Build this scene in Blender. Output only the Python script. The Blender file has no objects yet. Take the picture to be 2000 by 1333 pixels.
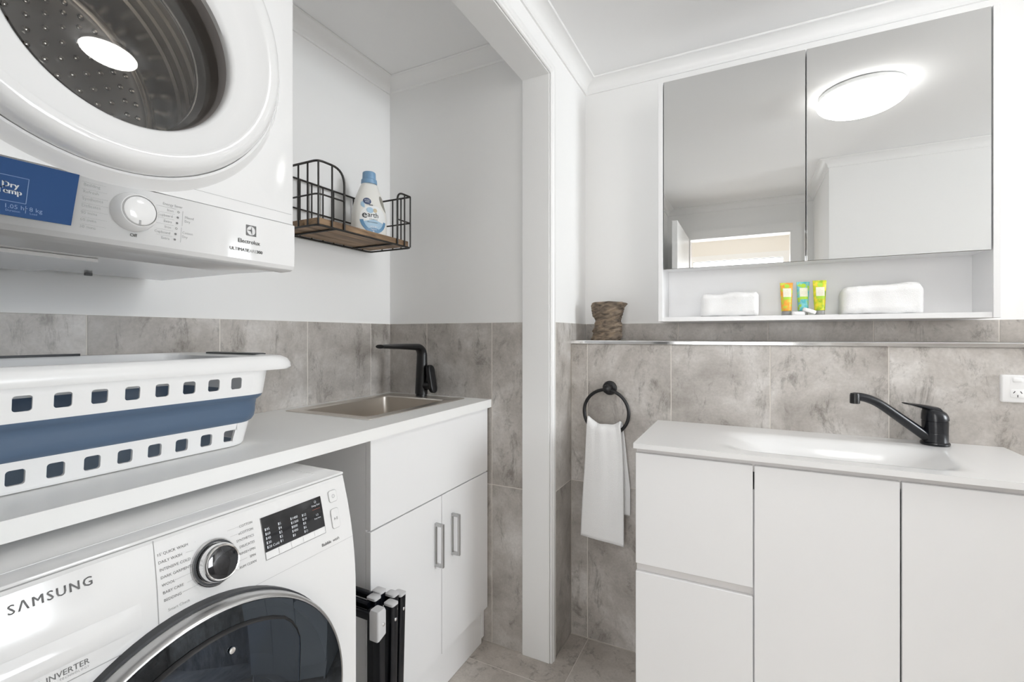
import bpy, bmesh, math, random
from math import sin, cos, pi, radians, sqrt
from mathutils import Vector, Matrix, noise

random.seed(4)
S = bpy.context.scene
COL = S.collection

# ------------------------------------------------------------------ camera
cd = bpy.data.cameras.new('camera')
cam = bpy.data.objects.new('camera', cd); COL.objects.link(cam)
cam.location = (0, 0, 1.165)
cam.rotation_euler = (radians(90), 0, math.atan(462 / 915))
cd.sensor_width = 36; cd.lens = 36 * 915 / 2000
cd.shift_y = -0.006
cd.clip_start = 0.02
S.camera = cam

# ------------------------------------------------------------------ world, light, exposure
W = bpy.data.worlds.new('world'); S.world = W; W.use_nodes = True
W.node_tree.nodes['Background'].inputs[0].default_value = (0.86, 0.93, 1.0, 1)
W.node_tree.nodes['Background'].inputs[1].default_value = 1.0
WINDOW_GLOW = 20.0          # frosted bathroom window in daylight
HALL_GLOW = 5.4            # bright glazed door at the end of the hall
LAMP_GLOW = 15.0           # ceiling lamp diffuser
S.view_settings.view_transform = 'Standard'
S.view_settings.look = 'None'
S.view_settings.gamma = 1.0
S.view_settings.use_curve_mapping = False
S.view_settings.exposure = 0.22
S.cycles.max_bounces = 10
S.cycles.diffuse_bounces = 8
S.cycles.use_adaptive_sampling = True
S.cycles.adaptive_threshold = 0.03
S.cycles.glossy_bounces = 6
S.cycles.transparent_max_bounces = 12
S.cycles.caustics_reflective = False
S.cycles.caustics_refractive = False
S.cycles.use_light_tree = False
S.cycles.sample_clamp_indirect = 4.0

# ------------------------------------------------------------------ materials
def mat(name, col, rough=0.5, metal=0.0, spec=0.5, coat=0.0, emit=None, estr=0.0, bump=None, sheen=0.0):
    m = bpy.data.materials.new(name); m.use_nodes = True
    nt = m.node_tree; b = nt.nodes['Principled BSDF']
    b.inputs['Base Color'].default_value = (*col, 1)
    b.inputs['Roughness'].default_value = rough
    b.inputs['Metallic'].default_value = metal
    b.inputs['Specular IOR Level'].default_value = spec
    b.inputs['Coat Weight'].default_value = coat
    b.inputs['Coat Roughness'].default_value = 0.05
    b.inputs['Sheen Weight'].default_value = sheen
    if emit:
        b.inputs['Emission Color'].default_value = (*emit, 1)
        b.inputs['Emission Strength'].default_value = estr
    # very slight tonal variation keeps every surface procedural
    tc = nt.nodes.new('ShaderNodeTexCoord')
    nz = nt.nodes.new('ShaderNodeTexNoise'); nz.inputs['Scale'].default_value = bump[0] if bump else 14
    nz.inputs['Detail'].default_value = 1.0 if bump else 0.0
    nt.links.new(tc.outputs['Object'], nz.inputs['Vector'])
    if bump:
        bp = nt.nodes.new('ShaderNodeBump'); bp.inputs['Strength'].default_value = bump[1]
        bp.inputs['Distance'].default_value = bump[2]
        nt.links.new(nz.outputs['Fac'], bp.inputs['Height'])
        nt.links.new(bp.outputs['Normal'], b.inputs['Normal'])
    else:
        mr = nt.nodes.new('ShaderNodeMapRange')
        mr.inputs['To Min'].default_value = max(0, rough - 0.006); mr.inputs['To Max'].default_value = min(1, rough + 0.006)
        nt.links.new(nz.outputs['Fac'], mr.inputs['Value'])
        nt.links.new(mr.outputs['Result'], b.inputs['Roughness'])
    return m

def concrete(name, dark, mid, light, rough=0.38):
    m = bpy.data.materials.new(name); m.use_nodes = True
    nt = m.node_tree; b = nt.nodes['Principled BSDF']; N = nt.nodes.new; L = nt.links.new
    tc = N('ShaderNodeTexCoord'); oi = N('ShaderNodeObjectInfo')
    mul = N('ShaderNodeVectorMath'); mul.operation = 'SCALE'; mul.inputs['Scale'].default_value = 37.0
    comb = N('ShaderNodeCombineXYZ')
    for k in range(3): L(oi.outputs['Random'], comb.inputs[k])
    L(comb.outputs[0], mul.inputs[0])
    add = N('ShaderNodeVectorMath'); L(tc.outputs['Object'], add.inputs[0]); L(mul.outputs[0], add.inputs[1])
    big = N('ShaderNodeTexNoise'); big.inputs['Scale'].default_value = 4.2; big.inputs['Detail'].default_value = 6
    big.inputs['Roughness'].default_value = 0.66; big.inputs['Distortion'].default_value = 0.25
    L(add.outputs[0], big.inputs['Vector'])
    cr = N('ShaderNodeValToRGB'); e = cr.color_ramp.elements
    e[0].position = 0.31; e[0].color = (*dark, 1); e[1].position = 0.67; e[1].color = (*light, 1)
    k = e.new(0.5); k.color = (*mid, 1)
    L(big.outputs['Fac'], cr.inputs[0])
    # scratchy dark flecks and smears
    mp = N('ShaderNodeMapping'); mp.inputs['Scale'].default_value = (1.0, 1.0, 0.45); L(add.outputs[0], mp.inputs[0])
    fl = N('ShaderNodeTexNoise'); fl.inputs['Scale'].default_value = 15; fl.inputs['Detail'].default_value = 6
    fl.inputs['Roughness'].default_value = 0.8; fl.inputs['Distortion'].default_value = 0.5
    L(mp.outputs[0], fl.inputs['Vector'])
    r2 = N('ShaderNodeValToRGB'); e2 = r2.color_ramp.elements
    e2[0].position = 0.33; e2[0].color = (0.40, 0.385, 0.365, 1); e2[1].position = 0.465; e2[1].color = (1, 1, 1, 1)
    L(fl.outputs['Fac'], r2.inputs[0])
    fine = N('ShaderNodeTexNoise'); fine.inputs['Scale'].default_value = 130; fine.inputs['Detail'].default_value = 2
    L(add.outputs[0], fine.inputs['Vector'])
    r3 = N('ShaderNodeMapRange'); r3.inputs['To Min'].default_value = 0.86; r3.inputs['To Max'].default_value = 1.14
    L(fine.outputs['Fac'], r3.inputs['Value'])
    mx = N('ShaderNodeMix'); mx.data_type = 'RGBA'; mx.blend_type = 'MULTIPLY'; mx.inputs['Factor'].default_value = 0.75
    L(cr.outputs[0], mx.inputs['A']); L(r2.outputs[0], mx.inputs['B'])
    m2 = N('ShaderNodeMix'); m2.data_type = 'RGBA'; m2.blend_type = 'MULTIPLY'; m2.inputs['Factor'].default_value = 1
    L(mx.outputs['Result'], m2.inputs['A']); L(r3.outputs[0], m2.inputs['B'])
    # per tile tone
    tone = N('ShaderNodeMapRange'); tone.inputs['To Min'].default_value = 0.93; tone.inputs['To Max'].default_value = 1.07
    L(oi.outputs['Random'], tone.inputs['Value'])
    m3 = N('ShaderNodeMix'); m3.data_type = 'RGBA'; m3.blend_type = 'MULTIPLY'; m3.inputs['Factor'].default_value = 1
    L(m2.outputs['Result'], m3.inputs['A']); L(tone.outputs[0], m3.inputs['B'])
    L(m3.outputs['Result'], b.inputs['Base Color'])
    b.inputs['Roughness'].default_value = rough
    bp = N('ShaderNodeBump'); bp.inputs['Strength'].default_value = 0.12; bp.inputs['Distance'].default_value = 0.002
    L(fine.outputs['Fac'], bp.inputs['Height']); L(bp.outputs[0], b.inputs['Normal'])
    return m

def glass_like(name, tint, refl, base=0.05, rough=0.01, gcol=(1, 1, 1)):
    """thin pane: see-through with fresnel-weighted reflection"""
    m = bpy.data.materials.new(name); m.use_nodes = True
    nt = m.node_tree; N = nt.nodes.new; L = nt.links.new
    nt.nodes.remove(nt.nodes['Principled BSDF']); out = nt.nodes['Material Output']
    t = N('ShaderNodeBsdfTransparent'); t.inputs[0].default_value = (*tint, 1)
    g = N('ShaderNodeBsdfGlossy'); g.inputs['Roughness'].default_value = rough; g.inputs[0].default_value = (*gcol, 1)
    lw = N('ShaderNodeFresnel'); lw.inputs['IOR'].default_value = 1.5
    mr = N('ShaderNodeMapRange'); mr.inputs['From Min'].default_value = 0; mr.inputs['From Max'].default_value = 1
    mr.inputs['To Min'].default_value = base; mr.inputs['To Max'].default_value = refl
    L(lw.outputs[0], mr.inputs['Value'])
    mx = N('ShaderNodeMixShader'); L(mr.outputs[0], mx.inputs[0]); L(t.outputs[0], mx.inputs[1]); L(g.outputs[0], mx.inputs[2])
    L(mx.outputs[0], out.inputs[0])
    return m

def wood(name, a, b_, scale=(1, 1, 1), ring=9.0):
    m = bpy.data.materials.new(name); m.use_nodes = True
    nt = m.node_tree; b = nt.nodes['Principled BSDF']; N = nt.nodes.new; L = nt.links.new
    tc = N('ShaderNodeTexCoord'); mp = N('ShaderNodeMapping'); mp.inputs['Scale'].default_value = scale
    L(tc.outputs['Object'], mp.inputs[0])
    nz = N('ShaderNodeTexNoise'); nz.inputs['Scale'].default_value = ring; nz.inputs['Detail'].default_value = 7
    nz.inputs['Distortion'].default_value = 1.0; L(mp.outputs[0], nz.inputs['Vector'])
    cr = N('ShaderNodeValToRGB'); e = cr.color_ramp.elements
    e[0].position = 0.3; e[0].color = (*a, 1); e[1].position = 0.68; e[1].color = (*b_, 1)
    L(nz.outputs['Fac'], cr.inputs[0]); L(cr.outputs[0], b.inputs['Base Color'])
    b.inputs['Roughness'].default_value = 0.6
    bp = N('ShaderNodeBump'); bp.inputs['Strength'].default_value = 0.3; bp.inputs['Distance'].default_value = 0.002
    L(nz.outputs['Fac'], bp.inputs['Height']); L(bp.outputs[0], b.inputs['Normal'])
    return m

def patches(name, c1, c2, c3, scale, lo, hi):
    m = bpy.data.materials.new(name); m.use_nodes = True
    nt = m.node_tree; b = nt.nodes['Principled BSDF']; N = nt.nodes.new; L = nt.links.new
    tc = N('ShaderNodeTexCoord')
    nz = N('ShaderNodeTexNoise'); nz.inputs['Scale'].default_value = scale; nz.inputs['Detail'].default_value = 2
    L(tc.outputs['Object'], nz.inputs['Vector'])
    cr = N('ShaderNodeValToRGB'); cr.color_ramp.interpolation = 'EASE'; e = cr.color_ramp.elements
    e[0].position = lo; e[0].color = (*c1, 1); e[1].position = hi; e[1].color = (*c3, 1)
    k = e.new((lo + hi) / 2); k.color = (*c2, 1)
    L(nz.outputs['Fac'], cr.inputs[0]); L(cr.outputs[0], b.inputs['Base Color'])
    b.inputs['Roughness'].default_value = 0.35
    return m

PAINT = mat('white_wall_paint', (0.88, 0.88, 0.875), 0.75, spec=0.12, bump=(260, 0.05, 0.0006))
CEIL = mat('ceiling_paint', (0.88, 0.88, 0.88), 0.8, spec=0.12, bump=(220, 0.05, 0.0006))
TRIM = mat('gloss_trim_paint', (0.87, 0.87, 0.865), 0.35)
CREAM = mat('cream_hall_paint', (0.86, 0.825, 0.77), 0.6, bump=(200, 0.05, 0.0006))
GROUT = mat('pale_grout', (0.74, 0.70, 0.65), 0.8, bump=(300, 0.1, 0.0006))
TILE = concrete('concrete_look_tile', (0.31, 0.283, 0.256), (0.475, 0.445, 0.415), (0.66, 0.635, 0.61))
FTILE = concrete('concrete_look_floor_tile', (0.38, 0.345, 0.31), (0.50, 0.46, 0.42), (0.62, 0.58, 0.54), 0.42)
CHROME = mat('polished_chrome', (0.85, 0.85, 0.85), 0.08, 1.0)
STEEL = mat('brushed_steel', (0.76, 0.72, 0.67), 0.33, 1.0, bump=(90, 0.03, 0.0005))
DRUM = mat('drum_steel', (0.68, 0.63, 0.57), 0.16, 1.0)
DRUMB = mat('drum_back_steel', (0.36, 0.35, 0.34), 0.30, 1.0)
SATIN = mat('satin_nickel', (0.55, 0.55, 0.55), 0.3, 1.0)
GLOSSW = mat('appliance_white', (0.85, 0.85, 0.85), 0.10, spec=0.5)
GREYW = mat('appliance_seam_grey', (0.42, 0.42, 0.42), 0.5)
LAMI = mat('white_laminate', (0.87, 0.87, 0.875), 0.28)
STONE = mat('white_stone_top', (0.90, 0.90, 0.89), 0.42)
CERAM = mat('white_ceramic', (0.87, 0.87, 0.87), 0.12)
PLASW = mat('white_plastic', (0.91, 0.91, 0.91), 0.3)
BLUEP = mat('blue_rubber', (0.085, 0.135, 0.215), 0.42)
DARKP = mat('dark_grey_plastic', (0.035, 0.037, 0.042), 0.45)
BLACK = mat('matte_black_metal', (0.006, 0.006, 0.007), 0.38)
BLACKB = mat('satin_black_metal', (0.004, 0.005, 0.008), 0.26)
WIRE = mat('bronze_black_wire', (0.018, 0.015, 0.013), 0.42)
INK = mat('grey_print', (0.16, 0.16, 0.16), 0.6)
INKL = mat('light_grey_print', (0.40, 0.40, 0.40), 0.6)
INKM = mat('mid_grey_print', (0.20, 0.20, 0.20), 0.6)
INKD = mat('dark_print', (0.02, 0.02, 0.025), 0.5)
INKW = mat('white_print', (0.75, 0.78, 0.82), 0.5)
BLUED = mat('blue_display', (0.024, 0.068, 0.185), 0.45, spec=0.08)
BLUEL = mat('pale_blue_print', (0.16, 0.26, 0.45), 0.5)
DISP = mat('black_gloss_display', (0.006, 0.007, 0.010), 0.06, coat=0.5)
WDOOR = glass_like('smoked_door_glass', (0.035, 0.050, 0.080), 0.8, 0.07, gcol=(0.74, 0.86, 1.0))
WPANE = glass_like('smoked_add_door_glass', (0.22, 0.30, 0.44), 0.8, 0.05, gcol=(0.74, 0.86, 1.0))
DGLASS = glass_like('clear_door_glass', (0.96, 0.94, 0.91), 0.8, 0.05)
MIRROR = mat('mirror_silver', (0.83, 0.835, 0.83), 0.0, 1.0)
MIRROR.node_tree.links.remove(MIRROR.node_tree.nodes['Principled BSDF'].inputs['Roughness'].links[0])
MIRROR.node_tree.nodes['Principled BSDF'].inputs['Roughness'].default_value = 0.0
TOWEL = mat('white_terry', (0.93, 0.93, 0.93), 0.95, bump=(420, 0.45, 0.003), sheen=0.3)
BOARD = wood('aged_shelf_board', (0.10, 0.058, 0.030), (0.40, 0.26, 0.15), (14, 1.6, 14), 3.0)
ROCK = wood('weathered_wood', (0.030, 0.022, 0.016), (0.27, 0.205, 0.145), (16, 16, 40), 1.8)
BOTTLE = mat('cream_bottle', (0.83, 0.82, 0.78), 0.3)
CAPB = mat('blue_cap', (0.20, 0.36, 0.55), 0.35)
LBLUE = mat('label_blue', (0.12, 0.27, 0.45), 0.4)
LBLUE2 = mat('label_pale_blue', (0.38, 0.55, 0.70), 0.4)
LWHITE = mat('label_white', (0.85, 0.86, 0.86), 0.4)
LNAVY = mat('label_navy', (0.06, 0.09, 0.18), 0.4)
LSAND = mat('label_sand', (0.62, 0.52, 0.35), 0.4)
WINP = mat('frosted_window_pane', (0.9, 0.9, 0.9), 0.5, emit=(0.91, 0.96, 1.0), estr=WINDOW_GLOW)
HALLP = mat('bright_window_pane', (0.9, 0.9, 0.9), 0.5, emit=(0.97, 0.985, 1.0), estr=HALL_GLOW)
LAMPM = mat('lamp_diffuser', (0.9, 0.9, 0.9), 0.4, emit=(1.0, 0.99, 0.97), estr=LAMP_GLOW)
LAUND = mat('dark_blue_laundry', (0.05, 0.09, 0.15), 0.8, bump=(40, 0.5, 0.01))
GASKET = mat('grey_gasket', (0.34, 0.315, 0.305), 0.3)

# ------------------------------------------------------------------ mesh helpers
def nbm(): return bmesh.new()

def finish(name, bm, m, parent=None, smooth=35, rel=True):
    """link bm as one object; world coordinates are made relative to the parent's place"""
    bmesh.ops.recalc_face_normals(bm, faces=bm.faces[:])
    if parent is not None and rel:
        o = Vector((0, 0, 0)); p = parent
        while p is not None:
            o += p.location; p = p.parent
        bmesh.ops.translate(bm, verts=bm.verts[:], vec=-o)
    me = bpy.data.meshes.new(name); bm.to_mesh(me); bm.free()
    if m: me.materials.append(m)
    if smooth:
        me.polygons.foreach_set('use_smooth', [True] * len(me.polygons))
        me.set_sharp_from_angle(angle=radians(smooth))
    ob = bpy.data.objects.new(name, me); COL.objects.link(ob)
    if parent is not None: ob.parent = parent
    return ob

def face_plus_x(o):
    """open shells of glass must face the room"""
    me = o.data
    if sum(p.normal.x * p.area for p in me.polygons) < 0: me.flip_normals()
    return o

def tag(o, label, cat, group=None):
    o['label'] = label; o['category'] = cat
    if group: o['group'] = group
    return o

def thing(name, label, cat, loc=(0, 0, 0), group=None, rz=0.0):
    o = bpy.data.objects.new(name, None); COL.objects.link(o)
    o.location = loc; o.rotation_euler = (0, 0, rz); o.empty_display_size = 0.05
    return tag(o, label, cat, group)

def struct(o, label=None):
    o['kind'] = 'structure'
    if label: o['label'] = label
    return o

def box(bm, x0, x1, y0, y1, z0, z1, bev=0.0, seg=2):
    g = bmesh.ops.create_cube(bm, size=1.0)
    vs = g['verts']
    bmesh.ops.scale(bm, vec=(x1 - x0, y1 - y0, z1 - z0), verts=vs)
    bmesh.ops.translate(bm, vec=((x0 + x1) / 2, (y0 + y1) / 2, (z0 + z1) / 2), verts=vs)
    if bev > 0:
        es = list({e for v in vs for e in v.link_edges})
        bmesh.ops.bevel(bm, geom=es, offset=bev, segments=seg, profile=0.5, affect='EDGES')
    return bm

def rings(bm, rs, close_a=True, close_b=True, closed=True):
    """loft between equal-length loops of points"""
    vv = [[bm.verts.new(p) for p in r] for r in rs]
    n = len(rs[0])
    for a, b in zip(vv, vv[1:]):
        for i in range(n if closed else n - 1):
            j = (i + 1) % n
            try: bm.faces.new((a[i], a[j], b[j], b[i]))
            except ValueError: pass
    if close_a: bm.faces.new(vv[0][::-1])
    if close_b: bm.faces.new(vv[-1])
    return vv

def frame_of(t, up=None):
    t = t.normalized()
    u = Vector((0, 0, 1)) if up is None else up
    if abs(t.dot(u)) > 0.97: u = Vector((1, 0, 0))
    a = t.cross(u).normalized(); b = a.cross(t).normalized()
    return a, b

def tube(bm, pts, r, n=8, closed=False, caps=True, flat=1.0, up=None):
    """sweep a circle (or ellipse) along points; r may be a list"""
    P = [Vector(p) for p in pts]; m = len(P)
    R = r if isinstance(r, (list, tuple)) else [r] * m
    out = []; prev = None
    for i in range(m):
        if closed: t = P[(i + 1) % m] - P[i - 1]
        else: t = P[min(i + 1, m - 1)] - P[max(i - 1, 0)]
        if t.length < 1e-9: t = Vector((0, 0, 1))
        t.normalize()
        if prev is None: a, b = frame_of(t, up)
        else:
            a = prev - t * prev.dot(t)
            if a.length < 1e-6: a, b = frame_of(t, up)
            a.normalize(); b = a.cross(t).normalized()
        prev = a
        out.append([P[i] + a * (cos(2 * pi * k / n) * R[i]) + b * (sin(2 * pi * k / n) * R[i] * flat) for k in range(n)])
    if closed:
        out.append(out[0][:])
        # match seam rotation
        rings(bm, out, False, False); bmesh.ops.remove_doubles(bm, verts=bm.verts[:], dist=1e-6)
    else: rings(bm, out, caps, caps)
    return bm

def arc(c, r, a0, a1, n, ax='yz'):
    out = []
    for i in range(n + 1):
        a = a0 + (a1 - a0) * i / n
        p, q = cos(a) * r, sin(a) * r
        out.append({'yz': (c[0], c[1] + p, c[2] + q), 'xz': (c[0] + p, c[1], c[2] + q), 'xy': (c[0] + p, c[1] + q, c[2])}[ax])
    return out

def lathe(bm, prof, c, axis='z', n=32, ca=False, cb=False, ell=(1, 1)):
    """prof: list of (radius, along); axis z: up, x: along +X, y: along +Y"""
    rs = []
    for r, h in prof:
        ring = []
        for k in range(n):
            a = 2 * pi * k / n; p, q = cos(a) * r * ell[0], sin(a) * r * ell[1]
            if axis == 'z': ring.append((c[0] + p, c[1] + q, c[2] + h))
            elif axis == 'x': ring.append((c[0] + h, c[1] + p, c[2] + q))
            else: ring.append((c[0] + p, c[1] + h, c[2] + q))
        rs.append(ring)
    rings(bm, rs, ca, cb)
    return bm

def rrect(w, h, r, n=5, cx=0, cy=0):
    """rounded rectangle outline, counter-clockwise"""
    pts = []
    for sx, sy, a0 in ((1, 1, 0), (-1, 1, pi / 2), (-1, -1, pi), (1, -1, 3 * pi / 2)):
        for i in range(n + 1):
            a = a0 + (pi / 2) * i / n
            pts.append((cx + sx * (w / 2 - r) + cos(a) * r, cy + sy * (h / 2 - r) + sin(a) * r))
    return pts

def polysolid(bm, pts2, f, d0, d1, bev=0.0):
    """extruded outline; f(a,b,d) -> world point"""
    if bev <= 0:
        rings(bm, [[f(a, b, d0) for a, b in pts2], [f(a, b, d1) for a, b in pts2]])
        return bm
    cx = sum(p[0] for p in pts2) / len(pts2); cy = sum(p[1] for p in pts2) / len(pts2)
    w = max(p[0] for p in pts2) - min(p[0] for p in pts2); h = max(p[1] for p in pts2) - min(p[1] for p in pts2)
    def sh(k): return [(cx + (a - cx) * (1 - 2 * k / w), cy + (b - cy) * (1 - 2 * k / h)) for a, b in pts2]
    s = 1 if d1 > d0 else -1
    R = [[f(a, b, d0) for a, b in pts2], [f(a, b, d1 - s * bev) for a, b in pts2],
         [f(a, b, d1 - s * bev * 0.3) for a, b in sh(bev * 0.35)], [f(a, b, d1) for a, b in sh(bev)]]
    rings(bm, R)
    return bm

_txt = {}
def text2d(body, size, align='LEFT', bold=0.0, spacing=1.0):
    """triangulated outline of a line of type: (verts, faces) in its own plane"""
    c = bpy.data.curves.new('t', 'FONT'); c.body = body; c.size = 1.0; c.align_x = align
    c.space_character = spacing; c.resolution_u = 2
    o = bpy.data.objects.new('t', c)
    me = o.to_mesh()
    v = [(p.co.x * size, p.co.y * size) for p in me.vertices]; f = [tuple(p.vertices) for p in me.polygons]
    o.to_mesh_clear(); bpy.data.objects.remove(o); bpy.data.curves.remove(c)
    return v, f

def put_text(bm, body, size, a, b, f, align='LEFT', bold=0.0, rot=0.0, spacing=1.0):
    v, fs = text2d(body, size, align, bold, spacing)
    for sh_ in ((-bold, bold) if bold > 0 else (0.0,)):          # two passes side by side thicken the strokes
        vs = [bm.verts.new(f(a + sh_ + x * cos(rot) - y * sin(rot), b + x * sin(rot) + y * cos(rot))) for x, y in v]
        for q in fs:
            try: bm.faces.new([vs[i] for i in q])
            except ValueError: pass

def letters(name, m, parent, f, items):
    for it in items:
        bm = nbm(); put_text(bm, it[0], it[1], it[2], it[3], f, *it[4:]); finish(name, bm, m, parent, 0)

def put_poly(bm, pts, f):
    bm.faces.new([bm.verts.new(f(a, b)) for a, b in pts])

def put_line(bm, a0, b0, a1, b1, w, f, n=4):
    dx, dy = a1 - a0, b1 - b0; l = sqrt(dx * dx + dy * dy); nx, ny = -dy / l * w / 2, dx / l * w / 2
    L_, R_ = [], []
    for i in range(n + 1):
        t = i / n; x, y = a0 + dx * t, b0 + dy * t
        L_.append(bm.verts.new(f(x + nx, y + ny))); R_.append(bm.verts.new(f(x - nx, y - ny)))
    for i in range(n): bm.faces.new((L_[i], L_[i + 1], R_[i + 1], R_[i]))

def put_grid(bm, a0, a1, b0, b1, f, na=4, nb=4):
    g = [[bm.verts.new(f(a0 + (a1 - a0) * i / na, b0 + (b1 - b0) * j / nb)) for j in range(nb + 1)] for i in range(na + 1)]
    for i in range(na):
        for j in range(nb): bm.faces.new((g[i][j], g[i + 1][j], g[i + 1][j + 1], g[i][j + 1]))

def put_disc(bm, a, b, ra, rb, f, n=28, m=5, a0=0, a1=2 * pi, inner=0.0, rot=0.0):
    g = []
    for i in range(m + 1):
        k = inner + (1 - inner) * i / m; row = []
        for j in range(n + 1):
            t = a0 + (a1 - a0) * j / n; x, y = ra * k * cos(t), rb * k * sin(t)
            row.append(bm.verts.new(f(a + x * cos(rot) - y * sin(rot), b + x * sin(rot) + y * cos(rot))))
        g.append(row)
    for i in range(m):
        for j in range(n):
            try: bm.faces.new((g[i][j], g[i + 1][j], g[i + 1][j + 1], g[i][j + 1]))
            except ValueError: pass
    bmesh.ops.remove_doubles(bm, verts=bm.verts[:], dist=1e-7)

def wallbox(name, label, m, *b, bev=0.0):
    bm = nbm()
    for q in b: box(bm, *q, bev=bev)
    return struct(finish(name, bm, m, smooth=0), label)

# ------------------------------------------------------------------ dimensions of the place
CZ = 2.235                 # ceiling
LW = -1.361                # laundry wall, tile face
EW = 1.545                 # end wall of the laundry recess
SW = -0.619                # wall beside the recess opening
VW = 1.737                 # tiled wall behind the vanity (below the ledge)
UW = 1.928                 # painted wall above the ledge
RW = 3.90                  # right wall with the window
TT = 1.212                 # top of wall tiling
LEDGE = 1.143
J = 0.0024                 # grout joint

# ------------------------------------------------------------------ room shell
floor = wallbox('floor', 'grey concrete-look tiled floor', GROUT, (-1.5, 4.05, -2.2, 2.1, -0.06, -0.0010))
ceiling = wallbox('ceiling', 'flat white ceiling', CEIL, (-1.6, 4.05, -2.2, 2.1, CZ, CZ + 0.06))
wall_laundry = wallbox('wall_laundry', 'white wall behind the laundry bench with grey tiles', PAINT, (LW - 0.1, LW - 0.005, -0.12, EW + 0.11, 0, CZ))
wall_end = wallbox('wall_end', 'white end wall of the laundry recess', PAINT, (LW - 0.005, -0.731, EW + 0.005, EW + 0.11, 0, CZ))
wall_side = wallbox('wall_side', 'narrow white wall between recess opening and vanity wall', PAINT,
                    (-0.731, SW - 0.004, 1.556, UW + 0.11, 0, CZ), (-0.731, SW - 0.004, -0.06, 1.556, 2.108, CZ),
                    (-0.731, SW - 0.004, -0.66, -0.06, 0, CZ))
wall_recess = wallbox('wall_recess', 'white return wall of the laundry recess', PAINT, (LW - 0.005, -0.731, -0.12, -0.02, 0, CZ))
wall_back = wallbox('wall_back', 'white wall above the tiled ledge', PAINT, (SW - 0.004, RW + 0.1, UW + 0.004, UW + 0.11, 0, CZ))
wall_ledge = wallbox('wall_ledge', 'tiled half-height wall with ledge behind the vanity', GROUT, (SW, RW, VW + 0.005, UW + 0.004, 0, LEDGE - 0.012))
wy0, wy1, wz0, wz1 = 0.58, 1.66, 0.98, 2.06
wall_right = wallbox('wall_right', 'wall with the bathroom window, darkened to tile grey to cut bounced light', TILE,  # unseen wall given the dark tile colour to soak up bounced light
                     (RW, RW + 0.1, 0.126, wy0, 0, CZ), (RW, RW + 0.1, wy1, UW, 0, CZ),
                     (RW, RW + 0.1, wy0, wy1, 0, wz0), (RW, RW + 0.1, wy0, wy1, wz1, CZ))
wall_near = wallbox('wall_near', 'white wall facing the vanity', PAINT, (0.44, RW + 0.1, 0.026, 0.126, 0, CZ))
wall_passage = wallbox('wall_passage', 'white wall beside the entry', PAINT, (0.44, 0.54, -0.66, 0.026, 0, CZ))
# unseen tile-grey cladding, added to cut light bouncing at the right end
wallbox('wall_near_cladding', 'unseen tile-grey cladding on the lower near wall, added to cut bounced light', TILE, (0.44, RW, 0.126, 0.131, 0, TT))
wallbox('wall_bounce_cladding', 'unseen tile-grey cladding at the right end, added to cut bounced light', TILE, (1.75, RW, UW - 0.004, UW + 0.004, TT, CZ - 0.05), (2.1, RW, 0.126, 0.131, TT, CZ - 0.05))
dx0, dx1, dz = -0.46, 0.31, 1.985
wall_rear = wallbox('wall_rear', 'white wall around the entry door', PAINT,
                    (-0.731, dx0, -0.76, -0.66, 0, CZ), (dx1, 0.54, -0.76, -0.66, 0, CZ), (dx0, dx1, -0.76, -0.66, dz, CZ))
wall_hall = wallbox('wall_hall', 'cream wall at the far side of the hall', CREAM, (-1.3, -0.55, -2.1, -2.0, 0, CZ), (0.32, 1.2, -2.1, -2.0, 0, CZ), (-0.55, 0.32, -2.1, -2.0, 1.97, CZ), (-0.55, 0.32, -2.1, -2.0, 0, 0.3))
wall_hall_side = wallbox('wall_hall_side', 'cream side walls of the hall', CREAM, (-1.4, -1.3, -2.1, -0.66, 0, CZ), (1.2, 1.3, -2.1, -0.66, 0, CZ),
                         (-1.3, -0.731, -0.76, -0.7, 0, CZ), (0.54, 1.2, -0.76, -0.7, 0, CZ))

# windows
def window(name, label, f, w0, w1, z0, z1, mull, pm, fw=0.045):
    """f(a, z, d): a along the wall, d out of the wall into the room"""
    def bb(bm, a0, a1, c0, c1, d0, d1):
        p, q = f(a0, c0, d0), f(a1, c1, d1)
        box(bm, min(p[0], q[0]), max(p[0], q[0]), min(p[1], q[1]), max(p[1], q[1]), min(p[2], q[2]), max(p[2], q[2]))
    bm = nbm()
    bb(bm, w0, w1, z0, z1, -0.05, -0.045)
    o = struct(finish(name, bm, pm, smooth=0), label)
    bm = nbm()
    bb(bm, w0 - fw, w0, z0 - fw, z1 + fw, -0.044, 0.012); bb(bm, w1, w1 + fw, z0 - fw, z1 + fw, -0.044, 0.012)
    bb(bm, w0, w1, z1, z1 + fw, -0.044, 0.012); bb(bm, w0, w1, z0 - fw, z0, -0.044, 0.02)
    finish('window_frame', bm, TRIM, o, 0)
    for k in mull:
        bm = nbm(); bb(bm, k - 0.012, k + 0.012, z0, z1, -0.044, -0.02); finish('glazing_bar', bm, TRIM, o, 0)
    return o
window('window_1', 'frosted daylight window of the bathroom', lambda a, z, d: (RW - d, a, z), wy0, wy1, wz0, wz1, (1.12, 1.30, 1.48), WINP)
window('window_2', 'bright glazed opening across the hall', lambda a, z, d: (a, -2.0 + d, z), -0.55, 0.32, 0.3, 1.97, (), HALLP, 0.06)

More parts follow.
